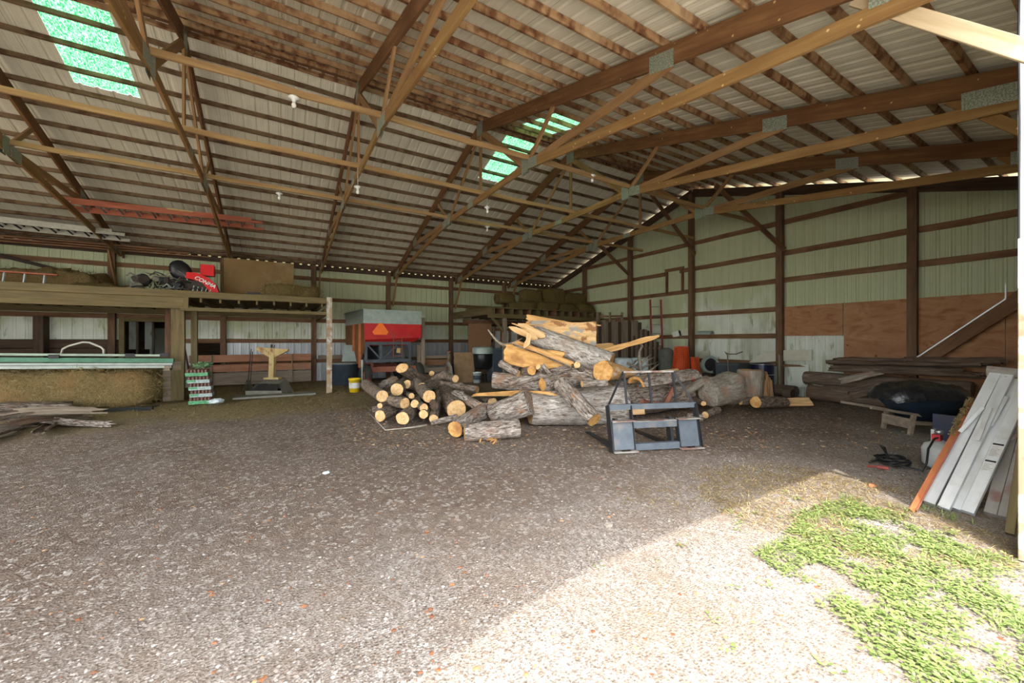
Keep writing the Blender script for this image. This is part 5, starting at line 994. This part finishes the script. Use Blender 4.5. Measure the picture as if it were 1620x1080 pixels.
sheet('brown_plank', 'brown pointed plank lying across the wall girt at the gable post', [w_(1184, 573, XW - .03), w_(1264, 577, XW - .03), w_(1274, 580, XW - .03), w_(1184, 580, XW - .03)], .03, girt_m, 'plank')
sheet('white_panel', 'white ribbed panel leaning low beside the gable post', [w_(1246, 577, XW), w_(1279, 577, XW), w_(1279, 612, XW), w_(1246, 612, XW)], .02, wall_m)
g = P(1228, 600, 10.75); tag(slab('pale_box', (g.x - .1, g.y, 0), (g.x + .05, g.y + .1, .8), galv_m, None), 'narrow pale grey upright box between drum and gable post', 'box')
# ---------------------------------------------------------------- wheelbarrow
def barrow():
    c = G(1452, 683); c.z = 0; M = Matrix.Translation((c.x, c.y, 0)) @ R2(radians(-34)) @ Matrix.Diagonal((1.0, 1.0, 1.0, 1))
    t = thing('wheelbarrow', 'navy tray wheelbarrow with wooden handles beside the wall logs', 'wheelbarrow', c)
    def o(mb, name, m, par=t, **k): mb.v = [M @ V(v) for v in mb.v]; return mb.out(name, m, par, **k)
    rim = []; bot = []; n = 24
    def sup(a, rx, ry, p=4): ca_, sa_ = cos(a), sin(a); f = (abs(ca_) ** p + abs(sa_) ** p) ** (-1 / p); return rx * ca_ * f, ry * sa_ * f
    rings = [(.27, .18, .23, .10), (.31, .21, .20, .10), (.55, .36, .60, .0), (.58, .39, .62, .0), (.59, .39, .60, .0), (.55, .36, .60, .0), (.31, .20, .24, .08)]
    vs = [];
    for rx, ry, z, ox in rings:
        for k in range(n): x, y = sup(2 * pi * k / n, rx, ry); vs.append((x + ox * 1.0, y, z))
    fs = [(i * n + k, i * n + (k + 1) % n, (i + 1) * n + (k + 1) % n, (i + 1) * n + k) for i in range(len(rings) - 1) for k in range(n)] + [tuple(range(n))[::-1], tuple(range(6 * n, 7 * n))]
    o(MB().add(vs, fs), 'tray', tubd_m, smooth=True)
    for y in (-.24, .24): o(MB().beam((-.98, y * 1.25, .44), (.75, y * .45, .17), .045, .04), 'handle', grey_m)
    for y in (-.24, .24): o(MB().beam((-.28, y, .33), (-.34, y, .0), .05, .05, (0, 1, 0)), 'leg', grey_m)
    o(MB().beam((-.33, -.26, .18), (-.33, .26, .18), .03, .16), 'cross_board', grey_m)
    o(MB().beam((-.3, .25, .2), (.55, .12, .14), .03, .06).beam((-.3, -.25, .2), (.55, -.12, .14), .03, .06), 'frame', grey_m)
    wh = o(MB().lathe((.74, 0, .19), [(.10, -.045), (.17, -.05), (.19, 0), (.17, .05), (.10, .045), (.10, -.045)], 24, (0, 1, 0)), 'wheel', rubber_m, smooth=True)
    # heap and black bag over the tray
    b = MB(); n1, m1 = 48, 14; vs = []
    for i in range(m1 + 1):
        u = i / m1
        for k in range(n1):
            a = 2 * pi * k / n1; rx, ry = sup(a, .62 * u, .41 * u, 3); z = .84 - .14 * u ** 2 + .05 * noise.noise((rx * 6, ry * 6, 1)) + .03 * noise.noise((rx * 18, ry * 18, 2))
            if u > .93: z = .66 - .05 * (u - .93) / .07 + .03 * noise.noise((a * 3, 1, 1)); rx *= 1.04; ry *= 1.04
            vs.append((rx, ry, z))
    for k in range(n1):
        a = 2 * pi * k / n1; rx, ry = sup(a, .635, .425, 3); d = .03 + .09 * abs(noise.noise((a * 2.5, 4, 1))) + (.03 if cos(a) < -.6 else 0); rx *= 1 + .04 * noise.noise((a * 6, 2, 2)); vs.append((rx, ry, .62 - d))
    fs = [(i * n1 + k, i * n1 + (k + 1) % n1, (i + 1) * n1 + (k + 1) % n1, (i + 1) * n1 + k) for i in range(m1 + 1) for k in range(n1)]
    c2 = M @ V((0, 0, .7)); bg_ = mo('black_bag', [M @ V(v) for v in vs], fs, bag_m, None, None, True); tag(bg_, 'crumpled black plastic bag covering the wheelbarrow load', 'plastic bag')
barrow()
# torch cylinder with hose
g = G(1487, 740); g.z = 0
t = thing('gas_cylinder', 'squat grey gas cylinder with a red valve behind the ramps', 'gas cylinder', g)
MB().lathe(g, [(.0, .0), (.11, .0), (.12, .02), (.150, .05), (.155, .22), (.13, .28), (.06, .31), (.03, .33), (0, .33)], 32).out('tank', prop_m, t, True)
MB().lathe(g, [(.11, .38), (.12, .40), (.12, .47), (.11, .48), (.10, .47), (.10, .40), (.11, .38)], 24).out('collar', prop_m, t, True) if 0 else None
MB().box((g.x - .09, g.y - .02, .33), (g.x + .02, g.y + .05, .40)).out('valve', label_r, t); MB().lathe((g.x - .03, g.y, .43), [(0, -.03), (.035, -.03), (.04, 0), (.035, .02), (0, .02)], 16).out('gauge', gal_m, t, True)
MB().box((g.x + .02, g.y + .05, .30), (g.x + .10, g.y + .08, .44)).out('guard', prop_m, t)
dd = V((-sa * .9 - .3, -ca * .6 + .25, 0)).normalized(); e = V((-dd.y, dd.x, 0)); cc = g + dd * .157 + V((0, 0, .18))
MB().add([cc + e * .0 + V((0, 0, .035)), cc - e * .035, cc - V((0, 0, .035)), cc + e * .035], [(0, 1, 2, 3), (3, 2, 1, 0)]).out('diamond_label', label_r, t)
hp = [V((g.x - .09, g.y, .37)), V((g.x - .22, g.y - .0, .37)), V((g.x - .34, g.y + .02, .27)), V((g.x - .40, g.y + .02, .12)), V((g.x - .46, g.y + .04, .03))]
cx, cy = G(1412, 732).x, G(1412, 732).y
for k in range(46): a = k * .42; rr_ = .17 + .03 * sin(k * .31); hp.append(V((cx + rr_ * 1.1 * cos(a + 2), cy + rr_ * .8 * sin(a + 2), .02 + .0009 * k + .012 * sin(k))))
for k in range(6): p = hp[-1]; hp.append(V((cx - .1 + .0 * k, cy, .03)).lerp(P(1398, 704, 4.95), k / 6))
hp += [P(1393, 703, 5.2), P(1405, 722, 4.9), P(1375, 731, 4.8)]
tag(MB().tube(hp, .011, 7).out('torch_hose', black_m, smooth=True), 'black coiled torch hose on the gravel beside the gas cylinder', 'hose')
tag(MB().tube([G(1388, 738, .03), G(1406, 741, .03)], .02, 10).tube([G(1372, 737, .03), G(1388, 738, .03)], .012, 8).out('garden_torch', lad_r), 'red handled torch lying by the coiled hose', 'torch')
# ---------------------------------------------------------------- folding ramps by the jamb
def plank(par, name, a, b, w_dir, w_, th, m):
    a, b, wd = V(a), V(b), V(w_dir).normalized(); d = (b - a).normalized(); n_ = d.cross(wd).normalized(); return bar(name, a + wd * w_ / 2, b + wd * w_ / 2, w_, th, m, par, up=n_, bev=.003)
wd = V((.02, -1, -.03))
def rampset(label, items, arms, dirt=False, name='folding_ramp'):
    a0 = V(items[0][0]); t = thing(name, label, 'ramp', (a0.x + .2, a0.y - .05, 0))
    for i, (a, b, w_, th) in enumerate(items): plank(t, 'ramp_rail', a, b, wd, w_, th, alud_m if dirt else alu_m)
    for a, b in arms: plank(t, 'folding_arm', a, b, (b - a).cross(V((-1, 0, -.6))), .028, .008, alud_m if dirt else alu_m)
    return t
A1, B1 = G(1461, 794), onX(1566, 590, 6.15); A2, B2 = G(1483, 802), onX(1585, 593, 6.15)
t = rampset('silver folding ramp nearest the orange angle iron', [(A1, B1, .078, .05), (A2, B2, .078, .05)], [])
MB().beam(B1 + V((0, .02, .02)), B2 + V((0, -.11, .015)), .10, .05, (1, 0, 1)).out('hinge_block', alud_m, t)
for u in (.1, .35, .6, .85): p = B1.lerp(B2 + V((0, -.1, 0)), u) + V((-.04, 0, -.02)); MB().lathe(p, [(0, -.004), (.008, -.004), (.008, .004), (0, .004)], 10, (-1, 0, -.3)).out('rivet', gal_m, t)
def along(A, B, u): return A.lerp(B, u)
plank(t, 'folding_arm', along(A2, B2, .71) + V((-.04, -.01, .03)), along(A1, B1, .50) + V((-.03, -.03, .03)), (0, .4, .3), .03, .006, alu_m); plank(t, 'folding_arm', along(A2, B2, .72) + V((-.04, -.02, .03)), along(A2, B2, .47) + V((-.03, -.04, .03)), (0, -1, 0), .03, .006, alu_m)
A3, A4 = G(1501, 803), G(1520, 808); B3 = A3 + (B2 - A2) * 1.02; B4 = A4 + (B2 - A2) * 1.0
t = rampset('silver folding ramp with printed warning labels', [(A3, B3, .075, .05), (A4, B4, .080, .05)], [])
plank(t, 'folding_arm', along(A4, B4, .80) + V((-.04, .02, .03)), along(A3, B3, .56) + V((-.03, -.04, .03)), (0, .4, .3), .03, .006, alu_m)
for u0, u1, nn in ((.38, .47, 9), (.28, .35, 7)):
    d = (B4 - A4); n_ = d.normalized().cross(wd).normalized(); n_ = n_ if n_.x < 0 else -n_
    o_ = n_ * .0262
    mk = MB(); bk = MB(); wn = wd.normalized()
    def rect(mb, ua, ub, wa, wb, off):
        q = [A4 + d * ua + wn * wa, A4 + d * ub + wn * wa, A4 + d * ub + wn * wb, A4 + d * ua + wn * wb]; mb.add([p + o_ + n_ * off for p in q], [(0, 1, 2, 3)])
    rect(bk, u0, u1, .008, .072, .001); rect(mk, u1 - .012, u1, .008, .072, .002)
    for k in range(nn): ua = u0 + (u1 - u0 - .016) * k / nn; rect(mk, ua + .002, ua + .0035, .012, .012 + .055 * (.6 + .4 * sin(k * 2.3) ** 2), .002)
    bk.out('warning_label', paper_m, t); mk.out('print', ink_m, t)
A5, A6 = G(1556, 811), G(1578, 817); dv = V((1.15, -.05, 1.05))
t = rampset('dirty older ramp in the shade behind the silver ramps', [(A5, A5 + dv, .075, .05), (A6, A6 + dv, .075, .05)], [], True)
plank(t, 'folding_arm', along(A5, A5 + dv, .45) + V((-.04, 0, .03)), along(A6, A6 + dv, .62) + V((-.04, -.06, .03)), (0, .4, .3), .03, .006, alud_m)
tag(bar('lumber_scrap', G(1598, 845), G(1598, 845) + V((.45, -.02, .75)), .05, .06, loft_m), 'short pale lumber piece leaning low against the door jamb', 'lumber')
p, q = G(1442, 808), onX(1540, 632, 6.0)
t = thing('angle_iron', 'rusty orange angle iron leaning in front of the ramps', 'angle iron', (p.x, p.y, 0)); bar('flange', p, q, .006, .05, orange_m, t, up=(-.5, .5, .6)); bar('flange', p + V((.03, -.01, 0)), q + V((.03, -.01, 0)), .05, .006, axle_m, t, up=(-.5, .5, .6))
b = MB(); rr = random.Random(8)
for k in range(26): u = .66 + .34 * k / 26; c_ = p.lerp(q, u) + V((-.03, .01, .02)); b.tube([c_ + V([rr.uniform(-.025, .025) for _ in range(3)]) for _ in range(6)], .006, 5)
tag(b.out('rope_coil', hay_m), 'frayed tan rope wound on the top of the orange angle iron', 'rope')
tag(slab('dark_board', (8.05, 1.0, 0), (8.1, 1.75, .46), blue_m, None), 'dark blue board standing behind the gas cylinder', 'board')
# ---------------------------------------------------------------- bulbs
for x, y, Y, l in ((465, 158, 6.28, 'nearest bulb, under the upper tie board at the left'), (442, 308, 10.45, 'faint bulb under the lower tie board above the orange ladder'), (566, 298, 8.30, 'bulb on a short drooping wire left of the nearest truss'), (771, 330, 8.30, 'tilted bulb beside the nearest truss bottom chord'), (771, 360, 10.45, 'small bulb under the lower tie board, middle of the barn'), (937, 280, 6.28, 'far bulb under the upper tie board near the second truss'), (1003, 203, 6.0, 'bulb in front of the right skylight purlins')):
    p = onY(x, y, Y); t = thing('light_bulb', 'unlit white ' + l, 'light bulb', p)
    MB().lathe(p, [(0, .035), (.03, .04), (.07, .035), (.075, .02), (.03, .0), (.022, -.03), (.022, -.04)], 20).out('porcelain_base', white_m, t, True)
    MB().lathe(p, [(.018, -.04), (.03, -.06), (.032, -.08), (.022, -.11), (0, -.115)], 16).out('bulb', glass_m, t, True)
    MB().tube([p + V((0, 0, .03)), V((p.x, p.y, 4.96 if p.z < 4.9 else p.z + .1))], .005, 5).out('wire', white_m, t)
# ---------------------------------------------------------------- gravel, weeds, litter
def gz(x, y): return .035 * noise.noise((x * .5, y * .5, 3)) + .015 * noise.noise((x * 2, y * 2, 5)) - .02
def seen(rr, cmin, cmax, pw=1.0):
    """a random point of the floor inside the view"""
    while 1:
        c = cmin + (cmax - cmin) * rr.random() ** pw; k = rr.uniform(-1.33, 1.33); p = V((c * (sa + k * ca), c * (ca - k * sa), 0))
        if XL < p.x < XG - .1 and p.y < YB - .25: return p, c
def chips(name, label, cat, N, cmin, cmax, smin, smax, m, seed, flat_=.6, inside=None, pw=1.0):
    rr = random.Random(seed); vs = []; fs = []
    i = 0
    while i < N:
        p, c = seen(rr, cmin, cmax, pw)
        if inside and not inside(p): continue
        i += 1; s = smin + (smax - smin) * rr.random() ** 2.5; z = gz(p.x, p.y); a = rr.random() * 6.28; e = rr.uniform(.6, 1); n = len(vs)
        for k in range(5): q = a + k * 1.2566 + rr.uniform(-.3, .3); r_ = s * (e if k % 2 else 1); vs.append((p.x + r_ * cos(q), p.y + r_ * sin(q), z + s * flat_ * rr.uniform(-.1, .25)))
        vs.append((p.x + s * rr.uniform(-.3, .3), p.y + s * rr.uniform(-.3, .3), z + s * flat_ * rr.uniform(.5, .9)))
        fs += [(n + k, n + (k + 1) % 5, n + 5) for k in range(5)] + [(n + 4, n + 3, n + 2, n + 1, n)]
    tag(mo(name, vs, fs, m, None, Matrix.Identity(4)), label, cat, kind='stuff')
chips('gravel', 'pale loose gravel strewn over the barn floor', 'gravel', 24000, 1.5, 6.0, .004, .015, chip_m, 1, pw=1.7)
chips('wood_litter', 'chips and bark crumbs scattered round the log piles', 'wood chips', 2600, 5.6, 9.5, .008, .035, debris_m, 2, .4, lambda p: 1.0 < p.x < 9.5)
chips('dead_leaf_litter', 'brown leaf and bark bits lying on the sunny gravel', 'leaves', 420, 1.55, 4.5, .007, .022, dead_m, 3, .5)
def blades(name, label, N, inside, cmin, cmax, m, L0, L1, h, seed, wd=.0018):
    rr = random.Random(seed); vs = []; fs = []; i = 0; tries = 0
    while i < N and tries < N * 60:
        tries += 1; p, c = seen(rr, cmin, cmax)
        if not inside(p, rr): continue
        i += 1; a = rr.random() * 6.28; L = rr.uniform(L0, L1); z = gz(p.x, p.y) + rr.uniform(.002, h); d = V((cos(a), sin(a), rr.uniform(-.15, .3))) * L; u = V((-sin(a), cos(a), 0)) * wd * max(1, c * .35); o = V((p.x, p.y, z)); n = len(vs)
        vs += [o - u, o + u, o + d * .5 + u + V((0, 0, .006)), o + d * .5 - u + V((0, 0, .006)), o + d + u * .4, o + d - u * .4]; fs += [(n, n + 1, n + 2, n + 3), (n + 3, n + 2, n + 4, n + 5)]
    tag(mo(name, vs, fs, m, None, Matrix.Identity(4)), label, 'straw', kind='stuff')
blades('loose_straw_litter', 'loose straw trodden into the floor before the hay and the fence', 9000, lambda p, r: p.y > 8.6 + 1.5 * noise.noise((p.x * .6, p.y * .6, 0)) and p.x < 2.5 and noise.noise((p.x * .8, p.y * .8, 9)) > -.25 + .5 * (r.random() - .5), 7.5, 14, blade_m, .05, .2, .02, 11)
blades('dry_grass_litter', 'dry grass thatch round the weeds near the door jamb', 5200, lambda p, r: abs(noise.noise((p.x * 1.3, p.y * 1.3, 2))) < .4 and (p - V((4.1, 1.45, 0))).length < 1.25 + .3 * r.random() and (p - V((4.6, 1.6, 0))).length < 1.3, 2.6, 6, blade_m, .03, .09, .012, 12)
blades('hay_wisps', 'wisps of yellow hay on the gravel beyond the shadow edge', 380, lambda p, r: min((p - G(1050, 780)).length / .55, (p - G(1240, 745)).length / .45, (p - G(1160, 800)).length / .3) < 1 - .5 * r.random(), 3, 6, blade_m, .04, .12, .012, 13)
POLY = [(1195, 870), (1250, 845), (1262, 815), (1330, 788), (1400, 800), (1480, 822), (1560, 862), (1660, 920), (1700, 1120), (1520, 1110), (1400, 1050), (1330, 985), (1280, 930), (1205, 885)]
PW_ = [G(*q) for q in POLY]
def inpoly(p):
    c = False; n = len(PW_)
    for i in range(n):
        a, b = PW_[i], PW_[(i + 1) % n]
        if (a.y > p.y) != (b.y > p.y) and p.x < (b.x - a.x) * (p.y - a.y) / (b.y - a.y) + a.x: c = not c
    return c
rr = random.Random(21); vs = []; fs = []; cnt = 0
while cnt < 1700:
    p = V((rr.uniform(1.8, 4.6), rr.uniform(-1.2, 2.0), 0))
    if not inpoly(p) and not (rr.random() < .012): continue
    if noise.noise((p.x * 3.2, p.y * 3.2, 4)) + .5 * noise.noise((p.x * 9, p.y * 9, 7)) < -.05 + .7 * (rr.random() - .5): continue
    cnt += 1; z0 = gz(p.x, p.y)
    for k in range(rr.randint(5, 11)):
        a = rr.random() * 6.28; L = rr.uniform(.011, .031); h = rr.uniform(.004, .03); r0 = rr.uniform(0, .045); d = V((cos(a), sin(a), 0)); u = V((-sin(a), cos(a), 0)); o = V((p.x, p.y, z0 + h)) + d * r0; n = len(vs); tl_ = rr.uniform(-.2, .45) * L
        vs += [o, o + d * L * .35 + u * L * .30 + V((0, 0, tl_ * .5)), o + d * L * .8 + u * L * .24 + V((0, 0, tl_ * .8)), o + d * L + V((0, 0, tl_)), o + d * L * .8 - u * L * .24 + V((0, 0, tl_ * .8)), o + d * L * .35 - u * L * .30 + V((0, 0, tl_ * .5))]; fs += [(n, n + 1, n + 2, n + 3), (n, n + 3, n + 4, n + 5)]
        if k < 2: s = V((p.x, p.y, z0)); m_ = len(vs); vs += [s - u * .0012, s + u * .0012, o + u * .001, o - u * .001]; fs.append((m_, m_ + 1, m_ + 2, m_ + 3))
tag(mo('weeds', vs, fs, leafy_m, None, Matrix.Identity(4)), 'patch of low broad leafed green weeds on the sunny gravel', 'weeds', kind='stuff')
rr = random.Random(22); vs = []; fs = []
for i in range(70):
    c0 = [G(1290, 822), G(1340, 830), G(1350, 790), G(1545, 880), G(1480, 808), G(1220, 870), G(1512, 822), G(1590, 985), G(1420, 802)][i % 9]; p = c0 + V((rr.gauss(0, .05), rr.gauss(0, .05), 0))
    for k in range(7):
        a = rr.random() * 6.28; L = rr.uniform(.04, .10); d = V((cos(a), sin(a), 0)); u = V((-sin(a), cos(a), 0)) * .0018; z = gz(p.x, p.y); n = len(vs); o = V((p.x, p.y, z))
        vs += [o - u, o + u, o + d * L * .35 + V((0, 0, L * .5)) + u, o + d * L * .35 + V((0, 0, L * .5)) - u, o + d * L + V((0, 0, L * .55))]; fs += [(n, n + 1, n + 2, n + 3), (n + 3, n + 2, n + 4)]
tag(mo('grass_tufts', vs, fs, leafy_m, None, Matrix.Identity(4)), 'scattered green grass tufts at the weed patch and the ramp feet', 'grass', kind='stuff')
for (x, y, r_), l in (((300, 892, .012), 'dark stone'), ):
    pass
for x, y, s, m, l in ((893, 679, .045, bark_p, 'small pale block of wood on the dirt before the huge trunk'), (963, 828, .045, bark_p, 'flat tan chip of wood lying on the gravel in mid floor'), (516, 747, .04, tank_m, 'small white scrap on the floor left of the logs'), (715, 918, .016, dead_m, 'small reddish leaf scrap on the shaded gravel'), (1380, 768, .05, dead_m, 'curled brown bark scrap on the sunny gravel by the ramps'), (1118, 655, .03, splint_m, 'small yellow chip by the foot of the fork frame logs')):
    p = G(x, y); o = blob((p.x, p.y, gz(p.x, p.y) + s * .25), (s, s * .7, s * .4), (10, 6), .4, 4, x).out('scrap', m); tag(o, l, 'scrap')
b = MB(); rr = random.Random(31)
for i in range(26): p = G(777 + rr.gauss(0, 9), 696 + rr.gauss(0, 3)); a = rr.random() * 6.28; b.beam((p.x, p.y, .02 + rr.random() * .05), (p.x + .09 * cos(a), p.y + .09 * sin(a), .02 + rr.random() * .07), .02, .008)
o = b.out('red_wood_shreds', heart_m); tag(o, 'heap of reddish wood shreds in front of the frontmost log', 'wood shreds', kind='stuff')
tag(half('twig of curled bark on the sunny gravel', G(1400, 985), G(1455, 1010), .012, (0, 0, 1), bark_b, bark_b, th=.004, name='bark_curl', cat='bark'), 'thin brown stick lying across the weeds low in the view', 'stick')
